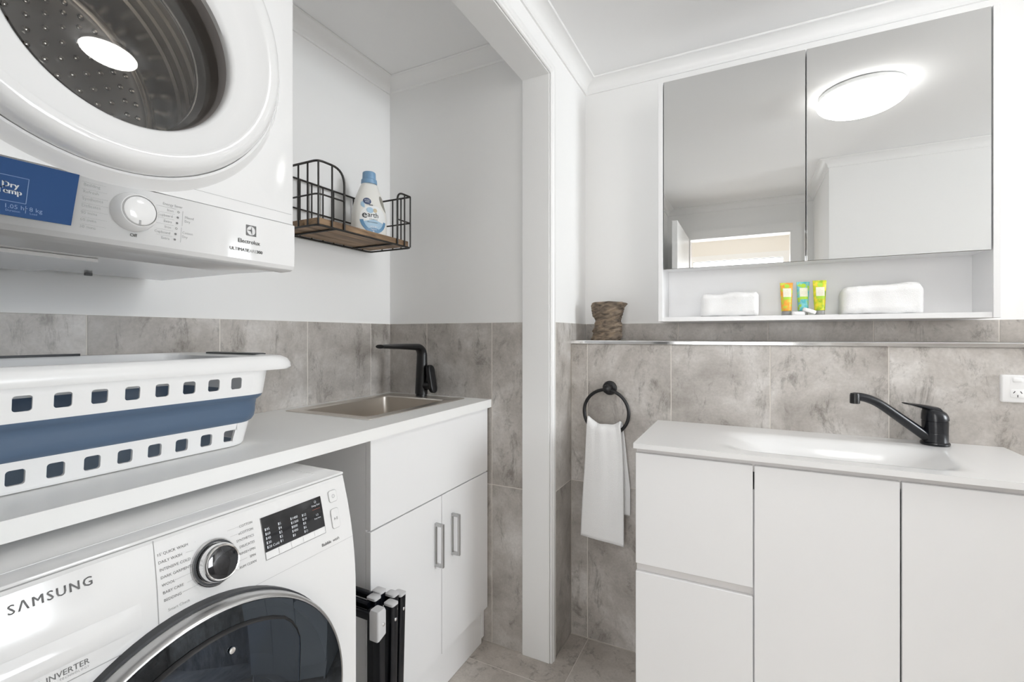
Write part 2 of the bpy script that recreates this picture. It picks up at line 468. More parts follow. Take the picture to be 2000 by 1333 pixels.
# door to the hall: lining, architrave and open leaf
bm = nbm()
box(bm, dx0, dx0 + 0.02, -0.77, -0.65, 0, dz); box(bm, dx1 - 0.02, dx1, -0.77, -0.65, 0, dz); box(bm, dx0 + 0.02, dx1 - 0.02, -0.77, -0.65, dz - 0.02, dz)
for x0, x1, z0, z1 in ((dx0 - 0.055, dx0 + 0.006, 0, dz + 0.055), (dx1 - 0.006, dx1 + 0.055, 0, dz + 0.055), (dx0 + 0.006, dx1 - 0.006, dz - 0.006, dz + 0.055)):
    box(bm, x0, x1, -0.66, -0.646, z0, z1)
struct(finish('trim_4', bm, TRIM, smooth=0), 'white architrave and lining of the entry door')
bm = nbm(); box(bm, -0.485, -0.447, -0.635, 0.085, 0.012, dz - 0.01, 0.002, 1)
door = struct(finish('door_1', bm, TRIM, smooth=0), 'open white entry door leaf')
bm = nbm(); lathe(bm, [(0.026, 0), (0.026, 0.008), (0.010, 0.010), (0.010, 0.045)], (-0.447, 0.03, 1.0), 'x', 20, True, True)
tube(bm, [(-0.404, 0.03, 1.0), (-0.403, -0.02, 1.0), (-0.405, -0.09, 1.0)], 0.008, 10)
finish('door_handle', bm, SATIN, door)

# cornices: a coved strip swept round each room
def cornice(name, label, poly, skip=(), drop=0.047, proj=0.056):
    prof = [(0.0, -drop), (0.006, -drop), (0.009, -drop + 0.006)]
    for i in range(9):
        a = i / 8 * pi / 2
        prof.append((0.009 + (proj - 0.015) * (1 - cos(a)), -drop + 0.006 + (drop - 0.012) * sin(a)))
    prof += [(proj - 0.003, -0.006), (proj, -0.003), (proj, 0.0), (0.0, 0.0)]
    n = len(poly); sec = []
    for i in range(n):
        p0, p1, p2 = Vector(poly[i - 1]), Vector(poly[i]), Vector(poly[(i + 1) % n])
        n1 = (p1 - p0).normalized(); n2 = (p2 - p1).normalized()
        n1 = Vector((-n1.y, n1.x)); n2 = Vector((-n2.y, n2.x))
        sec.append([(p1.x + (n1.x + n2.x) * d, p1.y + (n1.y + n2.y) * d, CZ + z - 0.0005) for d, z in prof])
    bm = nbm()
    for i in range(n):
        if i in skip: continue
        rings(bm, [sec[i], sec[(i + 1) % n]], True, True)
    return struct(finish(name, bm, TRIM, smooth=40), label)
cornice('trim_1', 'white coved cornice round the bathroom ceiling',
        [(SW - 0.004, -0.66), (0.44, -0.66), (0.44, 0.126), (RW, 0.126), (RW, UW + 0.004), (SW - 0.004, UW + 0.004)])
cornice('trim_2', 'white coved cornice round the laundry recess',
        [(LW - 0.005, -0.02), (-0.731, -0.02), (-0.731, EW + 0.005), (LW - 0.005, EW + 0.005)], skip=(1,))

# lining and moulded architrave of the recess opening
HZ = 2.09
bm = nbm()
box(bm, -0.735, -0.629, 1.538, 1.556, 0, HZ + 0.018, 0.0012, 1)
box(bm, -0.735, -0.629, -0.06, 1.538, HZ, HZ + 0.018, 0.0012, 1)
box(bm, -0.735, -0.629, -0.078, -0.06, 0, HZ + 0.018, 0.0012, 1)
struct(finish('trim_3', bm, TRIM, smooth=30), 'white lining of the laundry recess opening')
def architrave(bm, f, l0, l1):
    pr = [(0.0, 0.0), (0.0, 0.003), (0.002, 0.006), (0.007, 0.0075), (0.011, 0.006), (0.012, 0.0075), (0.015, 0.0095), (0.026, 0.010),
          (0.031, 0.0085), (0.0345, 0.005), (0.0345, 0.0)]
    rings(bm, [[f(a, b, l0(a)) for a, b in pr], [f(a, b, l1(a)) for a, b in pr]])
bm = nbm()
X0 = -0.6275
architrave(bm, lambda a, b, l: (X0 + b, 1.5415 + a, l), lambda a: 0.0, lambda a: HZ + 0.0035 + a)
architrave(bm, lambda a, b, l: (X0 + b, l, HZ + 0.0035 + a), lambda a: -0.0635 - a, lambda a: 1.5415 + a)
architrave(bm, lambda a, b, l: (X0 + b, -0.0635 - a, l), lambda a: 0.0, lambda a: HZ + 0.0035 + a)
struct(finish('trim_5', bm, TRIM, smooth=30), 'moulded white architrave of the laundry recess')

# ------------------------------------------------------------------ tiles, one object each
_tm = {}
def tile(parent, cx, cy, cz, sx, sy, sz, m=TILE):
    key = (round(sx, 4), round(sy, 4), round(sz, 4), m.name)
    if key not in _tm:
        bm = nbm(); box(bm, -sx / 2, sx / 2, -sy / 2, sy / 2, -sz / 2, sz / 2, 0.0009, 1)
        me = bpy.data.meshes.new('tile'); bm.to_mesh(me); bm.free(); me.materials.append(m); _tm[key] = me
    o = bpy.data.objects.new('tile', _tm[key]); COL.objects.link(o)
    o.location = (cx, cy, cz); o.parent = parent
    return o
def grout(parent, x0, x1, y0, y1, z0, z1):
    bm = nbm(); box(bm, x0, x1, y0, y1, z0, z1); finish('grout', bm, GROUT, parent, 0)
def run(edges):
    return [((a + b) / 2, b - a - J) for a, b in zip(edges, edges[1:])]
H2 = 0.6
TK = 0.0075
DG = 0.0008
grout(wall_laundry, LW - 0.0045, LW - DG, -0.018, EW, 0.001, TT - 0.001)
grout(wall_end, LW, -0.7355, EW + DG, EW + 0.0045, 0.001, TT - 0.001)
grout(wall_side, SW - 0.0038, SW - DG, 1.5775, UW, 0.001, TT - 0.001)
grout(wall_ledge, SW + 0.001, RW, VW - 0.001 + DG, VW + 0.0045, 0.001, LEDGE - 0.013)
grout(wall_back, SW + 0.001, RW, UW - 0.002 + DG, UW + 0.0035, LEDGE, TT - 0.001)
rows = [((0.001 + H2) / 2, H2 - 0.001 - J), ((H2 + TT) / 2, TT - H2 - J)]
for yc, w in run([-0.018, 0.217, 0.522, 0.827, 1.128, 1.432, EW + 0.003]):
    for zc, h in rows: tile(wall_laundry, LW - TK / 2, yc, zc, TK, w, h)
for xc, w in run([LW, -1.168, -0.865, -0.7345]):
    for zc, h in rows: tile(wall_end, xc, EW + TK / 2, zc, w, TK, h)
for zc, h in rows: tile(wall_side, SW - 0.0035, (1.5775 + VW) / 2, zc, 0.007, VW - 1.5775 - J, h)
tile(wall_side, SW - 0.0035, (VW + UW) / 2, (LEDGE + TT) / 2, 0.007, UW - VW - J, TT - LEDGE - J)
VX = [SW + 0.001, -0.552, -0.245, 0.063, 0.370, 0.676, 0.981, 1.286, 1.591, 1.896, 2.2, 2.505, 2.81, 3.115, 3.42, 3.725, RW]
for xc, w in run(VX):
    tile(wall_ledge, xc, VW + TK / 2 - 0.001, (0.001 + H2) / 2, w, TK, H2 - 0.001 - J)
    tile(wall_ledge, xc, VW + TK / 2 - 0.001, (H2 + LEDGE - 0.012) / 2, w, TK, LEDGE - 0.012 - H2 - J)
    tile(wall_back, xc, UW + TK / 2 - 0.002, (LEDGE + TT) / 2, w, TK, TT - LEDGE - J)
    tile(wall_ledge, xc, (VW + UW) / 2 + 0.004, LEDGE - 0.007, w, UW - VW - 0.012, 0.012)
fx = [-1.355, -1.157, -0.549, 0.061, 0.671, 1.281, 1.89, 2.5, 3.11, 3.72, RW]
fy = [-0.645, 0.222, 0.832, 1.440, 1.735]
for xc, w in run(fx):
    for yc, d in run(fy):
        tile(floor, xc, yc, -0.005, w, d, 0.010, FTILE)
for xc, w in run([-1.29, -0.549, 0.061, 0.671, 1.19]):
    for yc, d in run([-1.99, -1.4, -0.648]):
        tile(floor, xc, yc, -0.005, w, d, 0.010, FTILE)
# chrome edge strip along the ledge
bm = nbm()
pr = [(VW - 0.0035, LEDGE - 0.0125), (VW - 0.0055, LEDGE - 0.011), (VW - 0.0055, LEDGE - 0.002), (VW - 0.0035, LEDGE + 0.0005), (VW + 0.006, LEDGE + 0.0005), (VW + 0.006, LEDGE - 0.0125)]
rings(bm, [[(SW + 0.001, y, z) for y, z in pr], [(RW, y, z) for y, z in pr]])
struct(finish('trim_6', bm, CHROME, smooth=30), 'polished chrome strip along the ledge edge')

# ------------------------------------------------------------------ ceiling lamp
lamp = thing('ceiling_lamp', 'round white ceiling lamp glowing, seen in the mirror', 'lamp', (0.44, 1.04, CZ))
bm = nbm(); lathe(bm, [(0.150, -0.0005), (0.158, -0.006), (0.158, -0.022), (0.150, -0.026)], (0.44, 1.04, CZ), 'z', 48, True, True)
finish('lamp_base', bm, TRIM, lamp)
bm = nbm()
lathe(bm, [(0.160, -0.0262)] + [(0.166 * cos(a), -0.034 - 0.062 * sin(a)) for a in [i / 7 * pi / 2 for i in range(7)]] + [(0.004, -0.0962)], (0.44, 1.04, CZ), 'z', 40, True, True)
finish('lamp_diffuser', bm, LAMPM, lamp, 60)

# ------------------------------------------------------------------ laundry bench, cabinet
CT = 0.922
sx0, sx1, sy0, sy1 = -1.318, -0.962, 1.005, 1.510      # sink outline
hx0, hx1, hy0, hy1 = -1.285, -0.995, 1.035, 1.435      # cut-out (bowl)
bm = nbm()
for b in ((LW + 0.001, hx0, 0.0, EW - 0.001), (hx1, -0.867, 0.0, EW - 0.001), (hx0, hx1, 0.0, hy0), (hx0, hx1, hy1, EW - 0.001)):
    box(bm, b[0], b[1], b[2], b[3], CT - 0.030, CT)
bmesh.ops.remove_doubles(bm, verts=bm.verts[:], dist=1e-5)
# drop the inner faces shared by the four strips
seen = {}
for fce in bm.faces[:]:
    k = tuple(sorted(v.index for v in fce.verts))
bm.verts.index_update()
for fce in bm.faces[:]:
    k = tuple(sorted(v.index for v in fce.verts)); seen.setdefault(k, []).append(fce)
bmesh.ops.delete(bm, geom=[q for v in seen.values() if len(v) > 1 for q in v], context='FACES')
tag(finish('laundry_worktop', bm, STONE, smooth=0), 'long white worktop with the inset sink and the basket', 'worktop')

cab = thing('laundry_cabinet', 'white two-door cabinet under the steel sink', 'cabinet', (-1.1, 1.235, 0))
CY0, CY1, CF = 0.925, EW - 0.003, -0.880
bm = nbm()
box(bm, LW + 0.012, CF - 0.018, CY0, CY0 + 0.016, 0.02, CT - 0.031)
finish('side_panel', bm, LAMI, cab, 0)
bm = nbm(); box(bm, LW + 0.012, CF - 0.018, CY1 - 0.016, CY1, 0.02, CT - 0.031); finish('side_panel', bm, LAMI, cab, 0)
bm = nbm(); box(bm, LW + 0.012, CF - 0.018, CY0 + 0.016, CY1 - 0.016, 0.125, 0.141); finish('bottom_panel', bm, LAMI, cab, 0)
bm = nbm(); box(bm, CF - 0.036, CF - 0.020, CY0 + 0.016, CY1 - 0.016, 0.001, 0.124); finish('kickboard', bm, LAMI, cab, 0)
bm = nbm(); box(bm, CF - 0.0175, CF, CY0, CY1 - 0.004, 0.652, CT - 0.0315, 0.001, 1); finish('top_panel', bm, LAMI, cab, 0)
ym = 1.243
for y0, y1, hy in ((CY0, ym - 0.0012, 1.208), (ym + 0.0012, CY1 - 0.004, 1.300)):
    bm = nbm(); box(bm, CF - 0.0175, CF, y0, y1, 0.137, 0.648, 0.001, 1); dr = finish('door', bm, LAMI, cab, 0)
    # square D handle
    bm = nbm(); z0, z1 = 0.437, 0.573
    for zz in (z0, z1 - 0.009): box(bm, CF, CF + 0.024, hy - 0.0045, hy + 0.0045, zz, zz + 0.009)
    box(bm, CF + 0.024, CF + 0.032, hy - 0.0045, hy + 0.0045, z0, z1, 0.001, 1)
    box(bm, CF, CF + 0.004, hy - 0.0045, hy + 0.0045, z0 + 0.009, z1 - 0.009)
    h = finish('handle', bm, SATIN, dr, 0); h['label'] = 'satin metal bar handle'

# ------------------------------------------------------------------ sink
sink = thing('laundry_sink', 'brushed steel drop-in sink in the white worktop', 'sink', (-1.14, 1.25, CT))
bm = nbm()
def rr3(x0, x1, y0, y1, r, z, n=5): return [(a, b, z) for a, b in rrect(x1 - x0, y1 - y0, r, n, (x0 + x1) / 2, (y0 + y1) / 2)]
bx0, bx1, by0, by1 = hx0 + 0.004, hx1 - 0.004, hy0 + 0.004, hy1 - 0.004
rings(bm, [rr3(sx0, sx1, sy0, sy1, 0.008, CT + 0.0002), rr3(sx0, sx1, sy0, sy1, 0.008, CT + 0.0022), rr3(sx0 + 0.002, sx1 - 0.002, sy0 + 0.002, sy1 - 0.002, 0.008, CT + 0.003),
           rr3(bx0 - 0.004, bx1 + 0.004, by0 - 0.004, by1 + 0.004, 0.022, CT + 0.003), rr3(bx0, bx1, by0, by1, 0.02, CT - 0.001),
           rr3(bx0 + 0.001, bx1 - 0.001, by0 + 0.001, by1 - 0.001, 0.02, CT - 0.17), rr3(bx0 + 0.008, bx1 - 0.008, by0 + 0.008, by1 - 0.008, 0.02, CT - 0.19),
           rr3(bx0 + 0.02, bx1 - 0.02, by0 + 0.02, by1 - 0.02, 0.02, CT - 0.195)], False, True)
finish('bowl', bm, STEEL, sink, 40)
bm = nbm(); lathe(bm, [(0.045, 0), (0.042, 0.003), (0.028, 0.001), (0.005, 0.002)], (-1.14, 1.235, CT - 0.1945), 'z', 28, True, True); finish('drain', bm, CHROME, sink)

# ------------------------------------------------------------------ laundry tap
TX, TY = -1.147, 1.482
tap = thing('sink_tap', 'matte black L-shaped mixer tap with side lever on the steel sink', 'tap', (TX, TY, CT + 0.003))
bm = nbm()
# one sweep: tapering column, tight bend, flat spout
path, ra, rb = [], [], []
for i in range(9):
    t = i / 8; path.append((TX, TY + 0.004 * t, CT + 0.012 + 0.150 * t)); ra.append(0.0245 - 0.0035 * t); rb.append(0.0245 - 0.0055 * t)
for i in range(1, 9):
    a = i / 8 * radians(86); rr = 0.034
    path.append((TX, TY + 0.004 - rr * (1 - cos(a)), CT + 0.162 + rr * sin(a))); ra.append(0.021 - 0.001 * i / 8); rb.append(0.019 - 0.006 * i / 8)
y0_, z0_ = path[-1][1], path[-1][2]
for i in range(1, 9):
    t = i / 8; path.append((TX, y0_ - 0.205 * t, z0_ + 0.010 * t - 0.004 * t * t)); ra.append(0.020 - 0.001 * t); rb.append(0.013 - 0.006 * t)
out = []
for i, p in enumerate(path):
    q = Vector(path[min(i + 1, len(path) - 1)]) - Vector(path[max(i - 1, 0)]); q.normalize()
    sd = Vector((1, 0, 0)); up = q.cross(sd).normalized()
    out.append([Vector(p) + sd * (cos(2 * pi * k / 20) * ra[i]) + up * (sin(2 * pi * k / 20) * rb[i]) for k in range(20)])
rings(bm, out)
finish('spout', bm, BLACK, tap, 50)
bm = nbm(); lathe(bm, [(0.022, 0.0003), (0.022, 0.0115)], (TX, TY, CT + 0.003), 'z', 28, True, True); finish('base', bm, BLACKB, tap)
bm = nbm(); tube(bm, [(TX + 0.015, TY, CT + 0.045), (TX + 0.053, TY, CT + 0.045)], 0.016, 20); finish('lever_hub', bm, BLACK, tap)
bm = nbm()
f = lambda a, b, d: (TX + d + b * -0.17, TY + a, CT + 0.020 + b)
pts = rrect(0.038, 0.108, 0.0185, 8, 0.0, 0.052)
polysolid(bm, pts, f, 0.052, 0.067, 0.004)
finish('lever', bm, BLACK, tap, 40)

# ------------------------------------------------------------------ dryer on the wall
DF = -0.82; DY0, DY1, DZ0, DZ1 = 0.037, 0.647, 1.300, 2.155
dc, dcz, dr_ = 0.342, 1.647, 0.245          # door rim
wc, wcz, wr = 0.352, 1.611, 0.143           # window
dry = thing('tumble_dryer', 'white wall-hung tumble dryer with round glass door and blue display', 'dryer', (-1.06, 0.342, 1.30))
NS = 96
def circ(c, cz, r, x): return [(x, c + r * cos(2 * pi * k / NS), cz + r * sin(2 * pi * k / NS)) for k in range(NS)]
def rectring(x, y0, y1, z0, z1, c, cz):
    out = []
    for k in range(NS):
        a = 2 * pi * k / NS; dx, dz_ = cos(a), sin(a)
        ts = []
        if dx > 1e-9: ts.append((y1 - c) / dx)
        if dx < -1e-9: ts.append((y0 - c) / dx)
        if dz_ > 1e-9: ts.append((z1 - cz) / dz_)
        if dz_ < -1e-9: ts.append((z0 - cz) / dz_)
        t = min(q for q in ts if q > 0)
        out.append((x, c + dx * t, cz + dz_ * t))
    # snap nearest samples to the true corners
    for yy in (y0, y1):
        for zz in (z0, z1):
            i = min(range(NS), key=lambda k: (out[k][1] - yy) ** 2 + (out[k][2] - zz) ** 2)
            out[i] = (x, yy, zz)
    return out
PT = 1.386                                   # top seam of the control panel
bm = nbm()
rings(bm, [rectring(-1.30, DY0, DY1, DZ0, DZ1, dc, 1.70), rectring(DF - 0.012, DY0, DY1, DZ0, DZ1, dc, 1.70)], True, False)
finish('body', bm, GLOSSW, dry, 30)
# front: flat sheet above the control panel, with the raised collar round the door
bm = nbm()
mc, mz = 0.342, 1.652
rings(bm, [rectring(DF - 0.012, DY0, DY1, PT + 0.0002, DZ1, mc, mz), rectring(DF - 0.003, DY0 + 0.001, DY1 - 0.001, PT + 0.0002, DZ1 - 0.001, mc, mz),
           rectring(DF, DY0 + 0.006, DY1 - 0.006, PT + 0.0010, DZ1 - 0.004, mc, mz),
           circ(mc, mz, 0.271, DF), circ(mc, mz, 0.268, DF + 0.003), circ(mc, mz, 0.262, DF + 0.013), circ(mc, mz, 0.256, DF + 0.019), circ(mc, mz, 0.252, DF + 0.018),
           circ(dc, dcz, 0.249, DF + 0.008), circ(dc, dcz, 0.240, DF - 0.004)], False, False)
finish('front_panel', bm, GLOSSW, dry, 32)
bm = nbm(); put_line(bm, 0.452, 1.4065, DY1 - 0.007, 1.4065, 0.0006, lambda a, b: (DF + 0.0004, a, b)); finish('front_seam', bm, INKL, dry, 0)
# control panel
bm = nbm()
prf = [(-1.02, DZ0 + 0.0005), (DF - 0.045, DZ0 - 0.004), (DF - 0.040, DZ0 - 0.007), (DF - 0.012, DZ0 - 0.007), (DF - 0.004, DZ0 - 0.004), (DF + 0.0005, DZ0 + 0.003), (DF + 0.0008, PT - 0.0012), (DF - 0.001, PT), (DF - 0.012, PT)]
rings(bm, [[(x, DY0 + 0.003, z) for x, z in prf], [(x, DY0, z) for x, z in prf], [(x, DY1, z) for x, z in prf], [(x - 0.0, DY1 + 0.0, z) for x, z in prf]], False, False)
bm.faces.new([bm.verts.new((x, DY0, z)) for x, z in prf]); bm.faces.new([bm.verts.new((x, DY1, z)) for x, z in prf])
bmesh.ops.remove_doubles(bm, verts=bm.verts[:], dist=1e-5)
cp = finish('control_panel', bm, GLOSSW, dry, 25)
CPX = DF + 0.0008
fd = lambda a, b, e=0.0006: (CPX + e, a, b)
bm = nbm(); put_poly(bm, [(0.155, 1.313), (0.297, 1.313), (0.3062, 1.3845), (0.155, 1.3845)], fd); finish('display', bm, BLUED, cp, 0)
fe = lambda a, b: fd(a, b, 0.0010)
letters('display_text', INKW, cp, fe, [('Dry', 0.0098, 0.2385, 1.3485, 'CENTER', 0.0003), ('Temp', 0.0098, 0.2375, 1.3405, 'CENTER', 0.0003)])
bm = nbm()
for a in ((0.212, 1.363, 0.2555, 1.363), (0.2555, 1.363, 0.2525, 1.331), (0.2525, 1.331, 0.212, 1.331), (0.2525, 1.3285, 0.2520, 1.319)): put_line(bm, *a, 0.0007, fe)
finish('display_frame', bm, BLUEL, cp, 0)['kind'] = 'stuff'
letters('display_text', BLUEL, cp, fe, [('1.05 hr', 0.0075, 0.2325, 1.3225), ('8 kg', 0.0075, 0.2555, 1.3225), ('Duration', 0.0036, 0.2340, 1.3185), ('Load', 0.0036, 0.2560, 1.3185)])
# knob: ribbed skirt, dark shadow gap, cap
KC = (CPX, 0.3685, 1.3475)
bm = nbm(); lathe(bm, [(0.0285, 0.0002), (0.0285, 0.004), (0.0275, 0.009), (0.0245, 0.019), (0.0232, 0.0205), (0.0215, 0.0205), (0.0205, 0.019)], KC, 'x', 72, True, True)
kb = finish('knob', bm, GLOSSW, dry)
bm = nbm(); lathe(bm, [(0.0222, 0.0206), (0.0222, 0.0214), (0.0212, 0.0218), (0.0212, 0.0206)], KC, 'x', 48, False, False); finish('knob_ring', bm, SATIN, kb)
bm = nbm(); lathe(bm, [(0.0205, 0.019), (0.0205, 0.0212), (0.0190, 0.0222), (0.004, 0.0222)], KC, 'x', 48, False, True); finish('knob_cap', bm, GLOSSW, kb)
bm = nbm(); box(bm, CPX + 0.0218, CPX + 0.0227, 0.3665, 0.3690, 1.3275, 1.3335); finish('knob_pointer', bm, INKL, kb, 0)
# program list
letters('program_lettering', INKL, cp, fd, [(q, 0.0058, 0.3105 - i * 0.0008, 1.3715 - i * 0.0098) for i, q in enumerate(('Bedding', 'Refresh', 'Synthetics', 'Delicates', '90 mins', '60 mins', '30 mins'))])
letters('program_lettering', INKL, cp, fd, [(q, 0.0055, (0.437 if i == 0 else 0.425) - i * 0.0012, z, 'RIGHT') for i, (q, z) in enumerate((('Energy Saver', 1.3695), ('Iron', 1.3605), ('Cupboard', 1.3515), ('Extra', 1.3425), ('Iron', 1.3335), ('Cupboard', 1.3245), ('Extra', 1.3155)))])
letters('program_lettering', INKL, cp, fd, [('Mixed', 0.0055, 0.4405, 1.3545), ('Dry', 0.0055, 0.4400, 1.3480), ('Cotton', 0.0055, 0.4365, 1.3290), ('Dry', 0.0055, 0.4360, 1.3225)])
bm = nbm()
for i in range(7):
    z = 1.3695 - i * 0.0098
    put_line(bm, 0.3085, z + 0.0075, 0.339 - 0.001 * abs(i - 3), z + 0.0075 - 0.0006, 0.00028, fd, 2)
for i in range(6):
    z = 1.3665 - i * 0.0090
    put_line(bm, 0.399, z, 0.427 - 0.001 * i, z, 0.00028, fd, 2)
put_line(bm, 0.4375, 1.3655, 0.4365, 1.3415, 0.0004, fd); put_line(bm, 0.4355, 1.3385, 0.4340, 1.3145, 0.0004, fd)
finish('program_lines', bm, INKL, cp, 0)['kind'] = 'stuff'
letters('program_lettering', INK, cp, fd, [('Off', 0.0068, 0.3690, 1.3115, 'CENTER', 0.0001)])
bm = nbm()
for i in range(6): put_disc(bm, 0.431 - i * 0.0011, 1.3625 - i * 0.009, 0.0017, 0.0017, fd, 12, 2, inner=(0.7 if i % 3 == 0 else 0.0))
finish('level_dots', bm, INK, cp, 0)['kind'] = 'stuff'
# maker's emblem and name
bm = nbm()
ec, ez, eh = 0.5545, 1.3570, 0.0098
R_ = 0.0083
def sq(t):
    m = max(abs(cos(t)), abs(sin(t))); return (eh * cos(t) / m, eh * sin(t) / m)
for k in range(48):
    t0, t1 = 2 * pi * k / 48 + pi / 4, 2 * pi * (k + 1) / 48 + pi / 4
    a, b = sq(t0), sq(t1)
    put_poly(bm, [(ec + a[0], ez + a[1]), (ec + b[0], ez + b[1]), (ec + R_ * cos(t1), ez + R_ * sin(t1)), (ec + R_ * cos(t0), ez + R_ * sin(t0))], fd)
put_poly(bm, [(ec + 0.0012, ez + 0.0080), (ec - 0.0012, ez + 0.0006), (ec + 0.0012, ez - 0.0002)], fd)
put_poly(bm, [(ec - 0.0083, ez + 0.0001), (ec - 0.0008, ez + 0.0018), (ec + 0.0006, ez - 0.0014)], fd)
put_poly(bm, [(ec + 0.0018, ez + 0.0016), (ec + 0.0018, ez - 0.0080), (ec - 0.0006, ez - 0.0016)], fd)
finish('brand_emblem', bm, INK, cp, 0)
letters('brand_lettering', INK, cp, fd, [('Electrolux', 0.0104, 0.5505, 1.3325, 'CENTER', 0.00015), ('ULTIMATE', 0.0080, 0.5140, 1.3170, 'LEFT', 0.0002), ('300', 0.0080, 0.5770, 1.3170, 'RIGHT', 0.0003)])
letters('brand_lettering', INKL, cp, fd, [('CARE', 0.0080, 0.5455, 1.3170, 'LEFT', -0.00005)])
# door ring
bm = nbm()
def mixc(t): return (dc + (wc - dc) * t, dcz + (wcz - dcz) * t)
prof = [(0.0, 0.240, -0.006), (0.0, 0.2455, 0.004), (0.0, 0.2465, 0.020), (0.01, 0.2435, 0.036), (0.02, 0.236, 0.046), (0.05, 0.226, 0.0495), (0.12, 0.214, 0.050),
        (0.2, 0.209, 0.0485), (0.24, 0.205, 0.0465), (0.6, 0.174, 0.041), (0.9, 0.1520, 0.037), (0.96, 0.1475, 0.0355), (1.0, 0.1435, 0.031), (1.0, 0.1430, 0.022)]
rings(bm, [circ(*mixc(t), r, DF + x) for t, r, x in prof], False, False)
dring = finish('door_ring', bm, GLOSSW, dry, 40)
bm = nbm()
rings(bm, [circ(wc, wcz, 0.1430, DF + 0.0225), circ(wc, wcz, 0.141, DF + 0.015), circ(wc, wcz, 0.139, DF - 0.030), circ(wc + 0.004, wcz + 0.008, 0.1405, DF - 0.060), circ(wc + 0.004, wcz + 0.01, 0.1455, DF - 0.072), circ(wc + 0.004, wcz + 0.012, 0.156, DF - 0.092)], False, False)
finish('door_bowl_wall', bm, GASKET, dry, 40)
# glass: slightly domed pane
bm = nbm()
RG = 1.25
GT, GTZ = 0.085, 0.045
def dome(r): return DF + 0.017 + (sqrt(RG * RG - r * r) - sqrt(RG * RG - 0.1405 ** 2))
rings(bm, [[(x - GT * (y - wc) - GTZ * (z - wcz), y, z) for x, y, z in circ(wc, wcz, r, dome(r))] for r in (0.1405, 0.125, 0.11, 0.09, 0.07, 0.05, 0.03, 0.012)], False, True)
face_plus_x(finish('door_glass', bm, DGLASS, dry, 60))
# drum with rolled front lip, pressed ribs and dimpled back plate
dm, dmz = dc + 0.004, dcz - 0.014
bm = nbm()
tube(bm, [(DF - 0.072, wc + 0.004 + 0.1455 * cos(2 * pi * k / NS), wcz + 0.010 + 0.1455 * sin(2 * pi * k / NS)) for k in range(NS)], 0.0050, 10, closed=True)
finish('drum_lip', bm, CHROME, dry, 50)
bm = nbm()
prof = [(0.156, -0.092), (0.176, -0.098), (0.205, -0.125), (0.226, -0.150)]
x = -0.150
for k in range(4):
    prof += [(0.231, x - 0.008), (0.231, x - 0.016), (0.236, x - 0.020), (0.236, x - 0.028), (0.231, x - 0.032)]; x -= 0.032
prof += [(0.236, -0.300), (0.240, -0.330), (0.240, -0.385), (0.234, -0.392), (0.228, -0.396)]
n_p = len(prof)
rings(bm, [circ(wc + 0.004 + (dm - wc - 0.004) * min(1, i / 3), wcz + 0.012 + (dmz - wcz - 0.012) * min(1, i / 3), r, DF + x) for i, (r, x) in enumerate(prof)], False, False)
finish('drum', bm, DRUM, dry, 50)
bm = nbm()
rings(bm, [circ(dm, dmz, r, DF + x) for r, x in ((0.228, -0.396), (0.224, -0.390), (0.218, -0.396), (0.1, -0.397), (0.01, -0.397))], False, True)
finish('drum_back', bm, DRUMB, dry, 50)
bm = nbm()
for ring_r, cnt in ((0.06, 12), (0.086, 18), (0.112, 24), (0.138, 30), (0.164, 36), (0.190, 42), (0.210, 46)):
    for k in range(cnt):
        a = 2 * pi * (k + 0.5 * (cnt // 2 % 2)) / cnt
        cy_, cz_ = dm + ring_r * cos(a), dmz + ring_r * sin(a)
        rs = []
        for rr, hh in ((0.0070, 0.0), (0.0066, 0.0030), (0.0050, 0.0052), (0.0022, 0.0064)):
            rs.append([(DF - 0.3968 + hh, cy_ + rr * cos(2 * pi * j / 8), cz_ + rr * sin(2 * pi * j / 8)) for j in range(8)])
        rings(bm, rs, False, True)
finish('drum_dimples', bm, CHROME, dry, 60)['kind'] = 'stuff'
# underside plate and the little hinge tab
bm = nbm(); box(bm, -1.285, -1.025, 0.05, 0.41, DZ0 - 0.007, DZ0 - 0.0005, 0.001, 1); finish('base_plate', bm, GLOSSW, dry, 0)
bm = nbm(); box(bm, -1.285, -1.278, 0.488, 0.500, DZ0 - 0.006, DZ0 - 0.0005); finish('base_tab', bm, INK, dry, 0)
bm = nbm(); box(bm, LW + 0.001, -1.3005, 0.08, 0.60, 1.36, 2.05); finish('wall_bracket', bm, GLOSSW, dry, 0)

# ------------------------------------------------------------------ washing machine
WY0, WY1, WT = 0.117, 0.727, 0.871
def wx(z): return -0.73 - (0.0365 * ((z - 0.64) / 0.231) ** 2 if z > 0.64 else 0.0)
ws = thing('washing_machine', 'white front-load washing machine with dark round door under the worktop', 'washing machine', (-1.05, 0.422, 0))
dwc, dwz, dwr = 0.414, 0.509, 0.251
wcx = (WY0 + WY1) / 2
# front shell, with a round opening
bm = nbm()
def wring(k):
    out = []
    for q in range(NS):
        x_, y_, z_ = k[q]; out.append((wx(z_), y_, z_))
    return out
R0 = rectring(0, WY0, WY1, 0.02, WT - 0.002, dwc, dwz)
def lerp(A, B, t): return [tuple(a + (b - a) * t for a, b in zip(p, q)) for p, q in zip(A, B)]
C0 = circ(dwc, dwz, 0.232, 0)
inner = [wring(lerp(R0, C0, t)) for t in (0.03, 0.1, 0.2, 0.3, 0.4, 0.5, 0.6, 0.7, 0.8, 0.9, 1.0)]
edge = [(wx(z) - 0.012, y, z) for x, y, z in R0]
e2 = [(wx(z) - 0.0035, wcx + (y - wcx) * 0.997, z) for x, y, z in lerp(R0, C0, 0.006)]
rings(bm, [[(-1.345, y, z) for x, y, z in R0], [(x - 0.004, y, z) for x, y, z in edge], edge, e2] + inner + [[(x - 0.03, y, z) for x, y, z in inner[-1]]], True, False)
